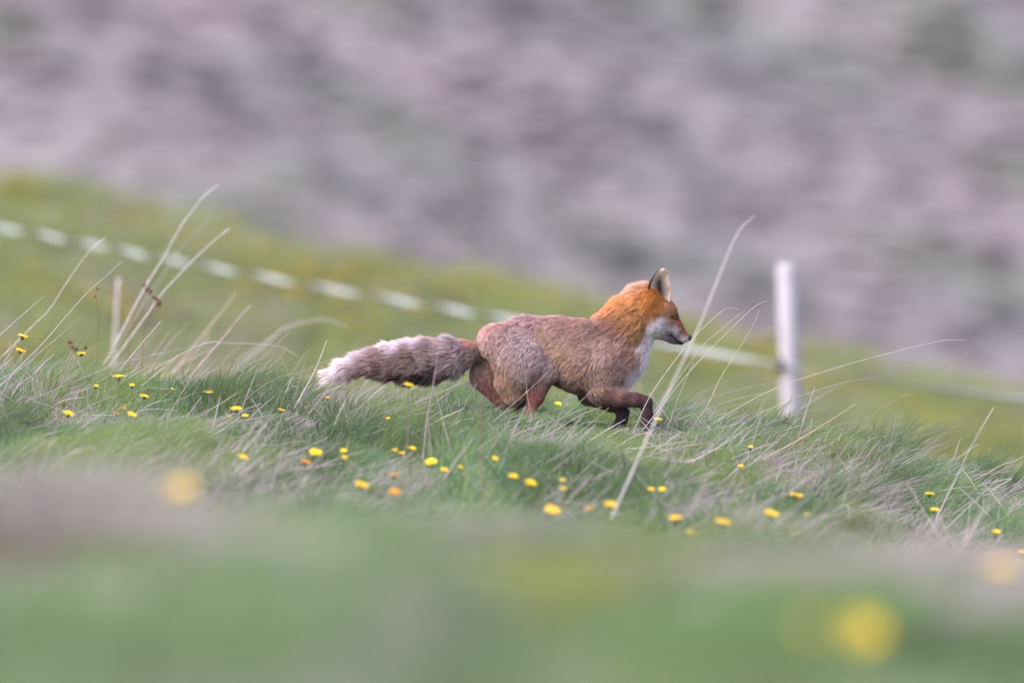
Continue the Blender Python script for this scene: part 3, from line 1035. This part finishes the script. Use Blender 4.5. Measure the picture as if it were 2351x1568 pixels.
def stalk(pts, y, w=1.6, mat=0, label=None, group=None, swell=None, name='dry_grass_stalk', cat='grass stalk', parent=None, tipw=.45, dy=None, extra=None):
    """pts in the photograph's grid, at depth y; w = thickness in mm at the base"""
    if y is None:
        y = depth_at(pts[0][0], pts[0][1], .02) or 53.0
    n = len(pts)
    dy = random.gauss(0, .05) if dy is None else dy
    Q = [W(p[0], p[1], y + dy * i / max(1, n - 1)) for i, p in enumerate(pts)]
    g = ground_z(Q[0][0], Q[0][1])
    if Q[0][2] > g - .01:                       # root it in the soil
        d = Q[0] - Q[1]; d /= np.linalg.norm(d)
        d[2] = min(d[2], -.55); d /= np.linalg.norm(d)
        L = (Q[0][2] - g + .02) / -d[2]
        Q = [Q[0] + d * L] + Q
    b = np.array(Q[0])
    C = catmull(Q) - b
    vs, fs = tube(C, w * .0005, w * .0005 * tipw, 6, swell)
    o = mesh_obj(name, vs, fs, STALK_M[mat])
    o.location = b
    tag(o, label, cat, group)
    return o


MARKS = [('the front paws of the fox', 1480, 985), ('the hind paws of the fox', 1230, 960), ('the middle of the fox tail', 900, 900), ('the white tail tip', 745, 900), ('the grey dry tuft', 590, 935),
         ('the little group of yellow flowers', 300, 890), ('the dark rush cluster', 180, 830), ('the yellow pair on the crest', 50, 830), ('the white post', 1815, 1000), ('the foot of the tall thick stalk', 1425, 1145),
         ('the brightest broad yellow flower', 1771, 1190), ('the flattened grey tussock', 1930, 1065), ('the yellow pair under the grey stalk', 2140, 1155), ('the stout pinkish stalk', 2230, 1215), ('the blurred grey stalk before the tail', 940, 1030),
         ('the round bright flower below the tail tip', 725, 1050), ('the brown stalk before the hind leg', 1104, 1030), ('the fine green crest tussock', 2030, 1080), ('the straw before the white post', 1700, 1060), ('the broad pale straw', 575, 1030)]


def near(px, py):
    return min(MARKS, key=lambda m: (m[1] - px) ** 2 + (2.0 * (m[2] - py)) ** 2)[0]


HUE = ['pale', 'pinkish', 'straw coloured', 'grey', 'brown']


def short_stalk(l, lo, hi, mats):
    m = random.choice(mats)
    where = near(*l[len(l) // 2])
    stalk(l, None, random.uniform(lo, hi), m, 'short %s stalk lying in the turf near %s' % (HUE[m], where), 'short stalks lying near ' + where)


def z2(l):   # grid of the right-hand study crop
    return [(1408 + .4099 * a, 459 + .4099 * b) for a, b in l]
def z1(l):   # grid of the left-hand study crop
    return [(.3905 * a, 367 + .3905 * b) for a, b in l]
def zf(l):   # grid of the fox study crop
    return [(673.5 + .41667 * a, 581.6 + .41667 * b) for a, b in l]


ear_of_grass = lambda t: 1 + (1.5 * math.exp(-((t - .93) / .06) ** 2))
# right of the fox
stalk(z2([(90, 1560), (220, 1270), (330, 1030), (450, 780), (560, 510), (690, 200), (790, 90)]), 48.2, 6.2, 0, 'tall thick pale stalk rising past the nose of the fox, tallest of all', swell=lambda t: 1 + .35 * math.exp(-((t - .93) / .05) ** 2), dy=1.0)
stalk(z2([(100, 1330), (200, 1110), (330, 920), (460, 760), (600, 630), (650, 605), (705, 612)]), 52.7, 2.6, 0, 'thin pale stalk touching the nose of the fox, tip bent over to the right')
stalk(z2([(180, 1270), (420, 970), (640, 740), (790, 600), (860, 565)]), 52.9, 2.4, 0, 'thin pale stalk leaning right from the front paw, tip highest of its bunch')
stalk(z2([(300, 1090), (490, 830), (600, 730), (680, 660), (735, 625)]), 53.3, 2.2, 0, 'faint thin stalk between the two long stalks in front of the fox nose')
stalk(z2([(375, 1360), (520, 1165), (600, 1000), (700, 840), (790, 690), (818, 615)]), 52.9, 2.8, 2, 'straw coloured stalk with a kink low down, right of the front paws')
stalk(z2([(295, 1315), (350, 1140), (450, 910)]), 52.9, 2.2, 0, 'short straight pale stalk standing beside the yellow flower at the paws')
stalk(z2([(515, 1280), (690, 1170), (920, 1050), (1250, 940), (1500, 870), (1810, 795), (1910, 785), (1980, 788)]), 53.0, 2.6, 0, 'very long low arching stalk crossing in front of the white post')
stalk(z2([(600, 1340), (780, 1220), (920, 1150), (1100, 1080), (1320, 1015), (1465, 1000)]), 53.2, 2.0, 0, 'shorter arching stalk below the long one, crossing the white post')
stalk(z2([(1230, 1350), (1470, 1190), (1700, 1055), (1870, 950), (1990, 850)]), 53.4, 2.0, 3, 'long grey stalk leaning right beyond the white post, tip curving up')
stalk(z2([(1040, 1325), (1075, 1200), (1128, 1050)]), 53.0, 2.8, 0, 'upright pale stalk at the right foot of the white post')
stalk(z2([(1100, 1330), (1108, 1270), (1115, 1230)]), 53.0, 2.4, 0, 'short stub of pale stalk next to the upright one at the white post')
stalk(z2([(750, 1500), (1010, 1360), (1200, 1245), (1360, 1140)]), 52.0, 4.6, 2, 'thick straw stalk lying aslant over the tussock before the white post')
stalk(z2([(1905, 1590), (1925, 1550), (2000, 1390), (2130, 1165)]), 51.0, 3.4, 0, 'pale stalk leaning right at the far right end of the turf crest', swell=lambda t: 1 + 1.0 * math.exp(-((t - .95) / .06) ** 2))
stalk(z2([(1205, 1560), (1310, 1370)]), None, 3.4, 3, 'short grey stalk standing below the tussock before the white post')
for l in ([(620, 1470), (880, 1360)], [(480, 1420), (620, 1390)], [(675, 1410), (750, 1310)], [(820, 1455), (905, 1400)], [(1650, 1410), (1780, 1400)],
          [(500, 1290), (700, 1180)], [(560, 1420), (740, 1240)], [(700, 1520), (900, 1395)], [(1020, 1410), (1250, 1370)], [(1060, 1400), (1300, 1390)], [(940, 1300), (1060, 1260)],
          [(1240, 1480), (1340, 1340)], [(1680, 1505), (1800, 1505)], [(1500, 1390), (1640, 1360)]):
    short_stalk(z2(l), 2.2, 3.6, [0, 0, 3, 2])
for l in ([(1600, 1165), (1660, 1125)], [(1850, 1215), (1940, 1160), (1950, 1190)], [(2170, 1215), (2290, 1100)], [(2085, 1090), (2150, 1075)]):
    short_stalk(l, 2.5, 4, [0, 3])
stalk([(2185, 1290), (2230, 1215), (2290, 1110), (2330, 1050)], 47.5, 5.0, 1, 'stout pinkish pale stalk leaning right at the right end of the near turf')
stalk([(2195, 1275), (2260, 1180), (2345, 1060)], 48.0, 4.2, 0, 'slimmer pale stalk beside the stout pinkish one')
stalk([(2285, 1075), (2330, 1058), (2365, 1036)], 53.0, 3.0, 2, 'straw stalk arching out over the right end of the crest')
# left of the fox
stalk(z1([(690, 1060), (860, 740), (960, 580), (1060, 400), (1180, 240), (1290, 140)]), 57.0, 7.0, 0, 'tallest blurred pale stalk rising beyond the crest', swell=lambda t: 1 + .5 * math.exp(-((t - .93) / .06) ** 2))
stalk(z1([(830, 960), (960, 780), (1090, 640), (1200, 530), (1290, 450), (1355, 405)]), 56.8, 5.6, 0, 'second blurred pale stalk leaning right, just right of the tallest one', swell=ear_of_grass)
stalk(z1([(960, 680), (1060, 530), (1150, 430), (1210, 370), (1240, 295)]), 58.0, 4.0, 3, 'faint blurred stalk between the two tall pale stalks beyond the crest')
stalk(z1([(180, 990), (290, 880), (400, 710), (520, 545), (620, 455)]), 54.9, 3.8, 0, 'blurred pale stalk crossing the fence tape with a slim seed head', swell=ear_of_grass)
stalk(z1([(80, 1250), (250, 1080), (380, 930), (520, 775), (640, 670), (722, 592)]), 53.0, 2.8, 0, 'long thin sharp stalk leaning right on the left turf')
stalk(z1([(0, 1030), (100, 940), (255, 805)]), 53.4, 3.2, 0, 'straight pale stalk left of the long thin sharp one')
stalk(z1([(240, 1130), (370, 1020), (475, 920)]), 53.3, 3.4, 3, 'medium pale stalk right of the long thin sharp one')
stalk(z1([(650, 1300), (700, 1240), (800, 1120), (945, 950)]), 53.8, 4.6, 0, 'thick pale stalk rising above the yellow flower cluster on the left')
stalk(z1([(1200, 1180), (1320, 1040), (1390, 950), (1470, 860)]), 56.0, 7.0, 1, 'broad pinkish blurred blade beyond the crest left of the tail')
stalk(z1([(1210, 1010), (1300, 900), (1390, 770)]), 58.5, 6.0, 2, 'straw coloured blurred blade beyond the crest')
stalk(z1([(1300, 1400), (1380, 1320), (1540, 1170), (1700, 1010)]), 53.6, 3.6, 3, 'grey stalk leaning right beside the dry tuft')
stalk(z1([(1150, 1100), (1330, 1080), (1500, 1082), (1650, 1100), (1750, 1155)]), 54.8, 2.6, 0, 'thin stalk arching low over the turf and bending down at its tip')
stalk(z1([(1780, 1370), (1860, 1220), (1920, 1065)]), 52.6, 4.0, 0, 'pale straight stalk standing just behind the white tail tip')
stalk(z1([(1745, 1350), (1790, 1200), (1820, 1110)]), 52.8, 3.0, 3, 'thinner grey stalk beside the one at the white tail tip')
stalk(z1([(-40, 1290), (0, 1230), (95, 1080)]), 52.6, 4.0, 0, 'pale stalk at the left end of the turf under the yellow pair')
stalk(z1([(1120, 1395), (1165, 1325), (1130, 1290), (1080, 1260)]), None, 3.2, 0, 'hooked pale stalk bent back to the left near small flowers')
stalk(z1([(1480, 1150), (1660, 1000), (1800, 955), (1920, 940), (2050, 985)]), 61.0, 7.0, 0, 'pale blurred stem arching over beyond the crest left of the rump')
for l in ([(60, 1270), (150, 1190)], [(330, 1330), (375, 1265)], [(820, 1350), (880, 1340), (1020, 1350), (1130, 1360)], [(640, 1350), (770, 1250), (830, 1215)], [(880, 1290), (1020, 1170)], [(700, 1400), (880, 1330)],
          [(790, 1500), (900, 1430), (1020, 1405)], [(1020, 1560), (1160, 1450)], [(1340, 1410), (1460, 1455)], [(1690, 1350), (1760, 1330)], [(840, 1470), (1040, 1470)], [(1740, 1410), (1880, 1420)]):
    short_stalk(z1(l), 2.2, 4.0, [0, 0, 3])
# before the fox
stalk(zf([(1318, 950), (1312, 920), (1290, 780), (1275, 620), (1262, 455)]), 52.45, 2.6, 1, 'thin pinkish stalk standing in front of the near thigh')
stalk(zf([(722, 1060), (740, 900), (765, 760), (785, 640), (800, 500)]), 50.4, 5.0, 1, 'thick blurred stalk standing in front of the dark middle of the tail')
stalk(zf([(820, 905), (795, 810), (770, 720)]), 50.6, 3.2, 3, 'thin twig leaning against the thick stalk in front of the tail')
stalk(zf([(1120, 910), (1280, 770), (1400, 655)]), 52.3, 2.6, 3, 'grey stalk slanting across the hind legs')
stalk(zf([(1500, 890), (1600, 800), (1695, 705)]), 52.4, 2.4, 3, 'grey stalk slanting under the belly up to the elbow')
stalk(zf([(790, 925), (880, 882), (940, 855)]), 51.8, 4.0, 0, 'short pale straw lying in the turf under the tail')
stalk(zf([(1560, 905), (1630, 870), (1700, 845)]), 52.3, 3.2, 3, 'short grey straw lying in front of the far foreleg')
for l in ([(70, 850), (180, 825), (340, 845)], [(140, 850), (200, 830), (350, 870)], [(1590, 940), (1680, 925), (1740, 940)], [(1840, 1030), (1900, 1000), (1960, 985)], [(1780, 985), (1850, 960)], [(2000, 1080), (2140, 980)], [(560, 900), (720, 800)], [(450, 990), (480, 950)]):
    short_stalk(zf(l), 2.2, 3.2, [0, 3])
stalk([(1105, 1060), (1102, 1000), (1100, 935), (1104, 905)], 47.6, 5.0, 4, 'brown blurred stalk standing in front of the far hind leg')
stalk([(940, 1040), (938, 985), (942, 905)], 49.5, 6.0, 3, 'grey blurred stalk under the yellow flower at the tail')
stalk([(542, 1060), (580, 1010), (612, 975)], 49.6, 6.5, 0, 'broad pale blurred straw lying before the dry tuft')


# tufts: one plant each, its blades joined as foliage
def tuft(px, py, y, n, L, spread, lean, label, mat_cols, name='dry_grass_tuft', rad=.0011, squash=.5, wid=.05):
    b = W(px, py, y); b[2] = ground_z(b[0], b[1])
    vs, fs = [], []
    cols = []
    for i in range(n):
        a = random.gauss(lean, spread); q = random.gauss(0, .35)
        l = L * random.uniform(.4, 1.1)
        p = np.array([random.gauss(0, wid), random.gauss(0, wid), -.01])
        dv = np.array([math.sin(a), q * .5, math.cos(a) * (1 if random.random() > squash else .5)])
        dv /= np.linalg.norm(dv)
        bend = np.array([random.gauss(.25, .3), random.gauss(0, .2), -random.uniform(0, .6)])
        pts = [p + dv * l * t + bend * l * t * t * .5 for t in (0, .25, .5, .75, 1)]
        v_, f_ = tube(pts, rad * random.uniform(.7, 1.3), rad * .3, 3)
        o_ = len(vs); vs += v_; fs += [tuple(x + o_ for x in f) for f in f_]
        c = mat_cols[random.randrange(len(mat_cols))] * random.uniform(.75, 1.15)
        cols += [c] * len(v_)
    o = bpy.data.objects.new(name, None); COL.objects.link(o)
    o.location = b
    tag(mesh_obj('blades', vs, fs, M_tuft, o, True, np.array(cols)), kind='stuff')
    return tag(o, label, 'grass tuft')


M_tuft = attr_mat('tuft_blades', .6, noise_scale=80, noise_amt=.2)
GREY = [lin((170, 160, 164)), lin((150, 142, 146)), lin((190, 180, 182)), lin((112, 112, 104))]
GREEN = [lin((96, 134, 66)), lin((80, 120, 62)), lin((118, 146, 76)), lin((176, 168, 150))]
tuft(590, 935, 52.9, 120, .15, .45, .75, 'grey dry tuft leaning right, left of the white tail tip', GREY, wid=.035)
tuft(1830, 1040, 53.4, 220, .13, .55, .35, 'green tussock with dead straw growing before the white post', GREEN, 'grass_tussock', .0010, .3, .06)
tuft(1930, 1065, 53.3, 160, .10, .8, .7, 'flattened grey straw tussock right of the white post', GREY, rad=.0010, squash=.7, wid=.07)
tuft(2010, 1075, 53.5, 220, .12, .5, .4, 'fine green tussock on the crest right of the grey straw one', GREEN, 'grass_tussock', .0010, .3, .07)
tuft(1490, 990, 53.2, 110, .07, .8, .5, 'grey straw wisps round the front paws of the fox', GREY, rad=.0009, squash=.8, wid=.05)
tuft(100, 850, 53.6, 160, .10, .5, .3, 'dark green tussock near the yellow pair at the left end', GREEN[:3], 'grass_tussock', .0011, .3, .06)
tuft(285, 800, 57.0, 60, .50, .22, .42, 'pinkish blurred dead tussock beyond the crest under the tall stalks', [lin((196, 170, 176)), lin((184, 166, 160)), lin((170, 156, 150))], rad=.0028, squash=.2, wid=.07)
tuft(90, 1200, 30.0, 300, .16, .8, .5, 'large blurred brownish dead tussock in the near grass on the left', [lin((150, 138, 126)), lin((168, 156, 150)), lin((112, 100, 84))], rad=.003, squash=.6, wid=.07)


stalk([(262, 860), (266, 760), (272, 640)], 63.0, 20.0, 0, 'broad upright pale blurred dead leaf beyond the crest', name='dead_leaf', cat='leaf', tipw=.6)

# rush seed heads
def rush(stem_px, heads, y, label, mat=4, hs=.006):
    r = bpy.data.objects.new('rush', None); COL.objects.link(r)
    Q = [W(p[0], p[1], y) for p in stem_px]
    g = ground_z(Q[0][0], Q[0][1])
    if Q[0][2] > g: Q = [np.array([Q[0][0] - .01, y, g - .02])] + Q
    b = Q[0]; r.location = b
    vs, fs = tube(catmull(Q) - b, .0014, .0008, 5)
    mesh_obj('stem', vs, fs, STALK_M[4], r)
    for hx_, hy_ in heads:
        c = W(hx_, hy_, y + random.uniform(-.02, .02)) - b
        vs, fs = [], []
        for k in range(7):
            d = np.array([random.gauss(0, 1), random.gauss(0, 1), random.gauss(.6, .8)]); d /= np.linalg.norm(d)
            v_, f_ = tube([c, c + d * hs * .7, c + d * hs * 1.4], hs * .35, hs * .08, 5, lambda t: 1 + .8 * math.sin(math.pi * t))
            o_ = len(vs); vs += v_; fs += [tuple(x + o_ for x in f) for f in f_]
        v_, f_ = tube([c, np.array(Q[-1]) - b], .0006, .0006, 4)
        o_ = len(vs); vs += v_; fs += [tuple(x + o_ for x in f) for f in f_]
        mesh_obj('seed_head', vs, fs, M_seed, r)
    return tag(r, label, 'rush')


M_seed = simple_mat('rush_seeds', lin((112, 62, 48)), .7, .35, 300)
rush([(300, 760), (325, 690), (335, 668)], [(330, 656), (346, 672), (352, 684), (340, 664)], 55.4, 'brown rush seed heads at the foot of the tallest pale stalk', hs=.008)
rush([(330, 760), (352, 705), (360, 690)], [(360, 690), (368, 697), (364, 702)], 55.5, 'red brown rush seed heads right of the tallest pale stalk', hs=.009)
rush([(226, 745), (222, 700), (219, 680)], [(219, 681), (223, 664)], 55.0, 'single upright rush with two brown seed heads', hs=.006)
rush([(175, 840), (172, 812), (168, 804)], [(161, 787), (165, 797), (174, 804), (197, 801)], 54.4, 'dark rush seed cluster beside a lone yellow flower', hs=.008)
rush([(1800, 1010), (1801, 990), (1803, 976)], [(1803, 960), (1797, 969), (1804, 972), (1812, 974)], 53.2, 'small brown rush seed cluster in front of the white post', hs=.0055)

# ------------------------------------------------------------------ flowers
M_petal = simple_mat('yellow_petals', lin((250, 206, 14), 1.35), .55, .12, 120, .25)
M_petal_o = simple_mat('orange_petals', lin((238, 166, 40)), .6, .15, 120, .25)
M_stem = simple_mat('flower_stem', lin((98, 118, 66)), .6, .2, 120, .1)
M_invol = simple_mat('flower_cup', lin((84, 96, 48)), .65, .25, 200)


def head_mesh(closed):
    vs, fs = [], []
    r = random.Random(5 + int(closed * 10))
    for ringi, (cnt, R_, el) in enumerate(((18, 1.0, .28), (14, .74, .5), (10, .46, .8), (6, .25, 1.1))):
        for i in range(cnt):
            a = 2 * math.pi * (i + .5 * ringi) / cnt + r.uniform(-.08, .08)
            e = el + closed * .55 + r.uniform(-.12, .12)
            L = R_ * r.uniform(.88, 1.08)
            wd = .13 * (1.1 if ringi == 0 else .9)
            ca_, sa_ = math.cos(a), math.sin(a)
            o = len(vs)
            for t, w_, dr in ((0.12, .5, 0), (.55, 1.0, .02), (.92, .95, -.06), (1.0, .5, -.1)):
                rr = L * t * math.cos(e); zz = L * t * math.sin(e) + dr
                for s in (-1, 1):
                    vs.append((rr * ca_ - s * wd * w_ * sa_, rr * sa_ + s * wd * w_ * ca_, zz))
            for k in range(3):
                fs.append((o + 2 * k, o + 2 * k + 1, o + 2 * k + 3, o + 2 * k + 2))
    return vs, fs


def cup_mesh():
    vs, fs = [], []
    prof = [(.1, -.55), (.3, -.45), (.34, -.2), (.28, .05)]
    for (r_, z_) in prof:
        for s in range(8):
            a = 2 * math.pi * s / 8
            vs.append((r_ * math.cos(a), r_ * math.sin(a), z_))
    for i in range(3):
        for s in range(8):
            fs.append((i * 8 + s, i * 8 + (s + 1) % 8, (i + 1) * 8 + (s + 1) % 8, (i + 1) * 8 + s))
    return vs, fs


def mk(name, vf, mat):
    me = bpy.data.meshes.new(name); me.from_pydata(vf[0], [], vf[1]); me.update()
    me.polygons.foreach_set('use_smooth', [True] * len(me.polygons)); me.materials.append(mat)
    return me


HEADS = {(c, k): mk('flower_head', head_mesh(c), m) for c in (0, 1) for k, m in (('y', M_petal), ('o', M_petal_o))}
CUP = mk('flower_cup', cup_mesh(), M_invol)
N_FLOWER = 0


def flower(px, py, size=27, kind='y', h=None, y=None, label=None, group=None, closed=0, tilt=None):
    h = (h if h is not None else random.uniform(.055, .075)) + .025
    if y is None:
        y = depth_at(px, py, h)
        if y is None:
            y = 53.3
    c = W(px, py, y)
    root = np.array([c[0] + random.uniform(-.02, .005), y + random.uniform(-.01, .01), 0])
    root[2] = ground_z(root[0], root[1]) - .01
    o = bpy.data.objects.new('yellow_flower' if kind == 'y' else 'orange_flower', None); COL.objects.link(o)
    o.location = root
    cc = c - root
    if cc[2] < .02: cc[2] = .02
    r = size * .00076
    tl = tilt if tilt is not None else random.uniform(.15, .6)
    d = Vector((random.uniform(-.1, .35), -math.sin(tl), math.cos(tl))).normalized()
    q = d.to_track_quat('Z', 'Y')
    low = np.array(cc) - np.array(d) * r * .5
    vs, fs = tube(catmull([np.zeros(3), low * .5 + np.array([.004, 0, 0]), low]), .0011, .0009, 5)
    mesh_obj('stem', vs, fs, M_stem, o)
    for nm, me, sc in (('flower_head', HEADS[(closed, kind)], 1.0), ('flower_cup', CUP, 1.0)):
        p = bpy.data.objects.new(nm, me); COL.objects.link(p); p.parent = o
        p.location = cc; p.rotation_mode = 'QUATERNION'
        p.rotation_quaternion = q @ Matrix.Rotation(random.uniform(0, 6), 3, 'Z').to_quaternion()
        p.scale = (r, r, r)
    tag(o, label, 'flower', group)
    return o


flower(52, 773, 25, y=53.2, label='open yellow flower, upper of the pair at the left end of the crest', tilt=.2)
flower(47, 806, 23, y=53.0, label='half open yellow flower, lower of the pair at the left end of the crest', tilt=.2)
flower(187, 813, 20, y=53.5, label='lone round yellow flower beside the dark rush cluster')
flower(272, 866, 27, label='wide yellow flower, highest of the little group on the left turf', tilt=.15)
flower(219, 890, 15, label='small yellow flower just left of the wide one', closed=1)
flower(303, 888, 15, label='small yellow flower just right of the wide one', closed=1)
flower(331, 911, 22, label='yellow flower lowest of the little group on the left turf', tilt=.2)
flower(480, 902, 20, label='flat yellow flower left of the grey dry tuft', tilt=.1)
flower(543, 940, 26, label='bright open yellow flower at the foot of the grey dry tuft', tilt=.25)
flower(563, 955, 15, label='small yellow flower tucked under the bright one by the dry tuft')
flower(645, 942, 17, label='small yellow flower right of the grey dry tuft', tilt=.15)
flower(752, 916, 13, label='tiny yellow bud flower under the white tail tip', closed=1)
flower(938, 885, 21, y=49.8, label='blurred yellow flower against the underside of the tail')
flower(890, 964, 14, label='tiny yellow flower in the turf below the tail', closed=1)
flower(1510, 970, 26, y=52.6, label='yellow cup flower at the front paws of the fox', closed=1, tilt=.1)
flower(1282, 928, 19, y=54.2, label='round yellow flower seen under the belly of the fox')
flower(1723, 1030, 15, label='small upright yellow flower among straw left of the white post', closed=1)
flower(1701, 1070, 13, label='tiny yellow flower below the straw left of the white post')
flower(1827, 1139, 32, label='broad yellow flower below the green tussock', tilt=.15, h=.08)
flower(1771, 1181, 33, label='brightest broad yellow flower, lower left of the one under the tussock', tilt=.35, h=.08)
flower(1660, 1200, 33, label='broad slightly blurred yellow flower left of the brightest one', tilt=.3)
flower(1552, 1190, 28, label='slightly blurred yellow flower left of the broad blurred one', tilt=.25)
flower(1402, 1160, 28, label='yellow flower beside the foot of the tall thick stalk', tilt=.3)
flower(1352, 1168, 18, label='dull small yellow flower left of the foot of the tall thick stalk', kind='o')
flower(2134, 1135, 22, label='yellow flower, upper of the pair on the right turf', tilt=.15)
flower(2146, 1171, 22, label='yellow flower, lower of the pair on the right turf', tilt=.25)
flower(2286, 1228, 26, label='ragged yellow flower beside the stout pinkish stalk', tilt=.3, closed=1)
flower(725, 1040, 26, label='round bright blurred yellow flower below the tail tip', tilt=.5)
flower(990, 1062, 27, label='round blurred yellow flower on the turf left of the hind legs', tilt=.4)
flower(157, 951, 26, label='blurred yellow flower low on the left turf', tilt=.3)
flower(1975, 1455, 52, y=27.2, label='large out of focus yellow flower in the near grass', tilt=.8)
flower(1862, 1440, 20, y=24.6, kind='o', label='dim out of focus yellow flower left of the large one', tilt=.7)
flower(2300, 1308, 42, y=33.0, label='wide blurred yellow flower in the near grass on the right', tilt=.3)
flower(412, 1128, 44, y=33.0, label='faint blurred yellow flower in the near grass on the left', tilt=.5)
for px, py, s in ((303, 953, 20), (526, 957, 10), (557, 1050, 24), (789, 1035, 15), (790, 1050, 13), (907, 1034, 14), (945, 1030, 19), (922, 1041, 14), (1020, 1080, 20), (1137, 1053, 13), (1057, 1073, 14),
                  (1178, 1094, 21), (1218, 1110, 26), (1292, 1103, 15), (1293, 1122, 14), (1495, 1124, 17), (1520, 1124, 15), (1268, 1172, 34), (1587, 1222, 26), (1855, 1182, 16), (830, 1115, 30), (2345, 1265, 16), (2338, 1288, 22), (395, 893, 8)):
    w_ = near(px, py)
    flower(px, py, s, label='%s blurred yellow flower in the turf near %s' % ('tiny' if s < 16 else 'small' if s < 25 else 'medium', w_), group='blurred yellow flowers near ' + w_)
for px, py, s in ((267, 950, 15), (285, 938, 12), (702, 1062, 24), (905, 1092, 22), (1827, 1223, 20), (1753, 1240, 22), (2170, 1285, 26), (1845, 1270, 34), (905, 1130, 24)):
    w_ = near(px, py)
    flower(px, py, s, 'o', label='small blurred orange flower in the turf near ' + w_, group='blurred orange flowers near ' + w_)

# ------------------------------------------------------------------ fence behind the crest
M_post = simple_mat('white_post', lin((176, 166, 180)), .6, .06, 12)
M_tape = simple_mat('fence_tape', lin((182, 188, 194)), .5, .06, 40, .3)
M_ins = simple_mat('insulator', (0.03, 0.03, 0.032), .5, .2, 40)
PY = 71.0
ptop = W(1806, 606, PY)
px_ = ptop[0]
pb = np.array([px_ + .055, PY, ground_z(px_ + .055, PY) - .05])
post = bpy.data.objects.new('fence_post', None); COL.objects.link(post); post.location = pb
vs, fs = tube([np.zeros(3), (ptop - pb) * .5, (ptop - pb) * .985, (ptop - pb)], .046, .041, 20)
n_ = len(vs)
for i in range(n_ - 20, n_):
    c = np.array(ptop - pb); vs[i] = c + (np.array(vs[i]) - c) * .8
shaft = mesh_obj('shaft', vs, fs, M_post, post)
tpz = W(1806, 838, PY)
ic = np.array([px_ + .02 - .05, PY - .03, tpz[2]]) - pb
vs, fs = tube([ic + [0, 0, -.03], ic + [0, 0, .03]], .016, .016, 10)
mesh_obj('insulator', vs, fs, M_ins, post)
tag(post, 'white round fence post standing behind the grassy crest', 'fence post')

# white tape: twisted on the left of the post, nearly flat to the right of it
tp_px = np.array([(-400, 468), (0, 523), (350, 590), (700, 655), (1100, 722), (1500, 790), (1806, 838), (2100, 884), (2351, 918), (2800, 975)], float)
xs = np.linspace(-400, 2800, 640)
ysx = np.interp(xs, tp_px[:, 0], tp_px[:, 1])
vs, fs = [], []
ph = 0.0
for i, (a, b) in enumerate(zip(xs, ysx)):
    yy = 71.0 - (a / 2351) * 2.6 if a < 1806 else PY
    yy = np.interp(a, [-400, 1806, 2800], [74.0, PY - .06, 69.5])
    c = W(a, b, yy)
    if a < 1150:
        rate = math.pi / 115.0 * (1 + .25 * math.sin(a / 170.0))
    elif a < 1750:
        rate = math.pi / 420.0
    else:
        rate = math.pi / 1500.0
    if i: ph += rate * (xs[1] - xs[0])
    hw = .014
    dz = math.cos(ph + .35) * hw; dyv = math.sin(ph + .35) * hw
    vs.append(c + [0, dyv, dz]); vs.append(c - [0, dyv, dz])
for i in range(len(xs) - 1):
    fs.append((2 * i, 2 * i + 1, 2 * i + 3, 2 * i + 2))
tb = np.array(vs[0])
tape = mesh_obj('fence_tape', [np.array(v) - tb for v in vs], fs, M_tape)
tape.location = tb
sm = tape.modifiers.new('thickness', 'SOLIDIFY'); sm.thickness = .0012
tag(tape, 'white twisted electric fence tape strung behind the crest', 'fence tape')
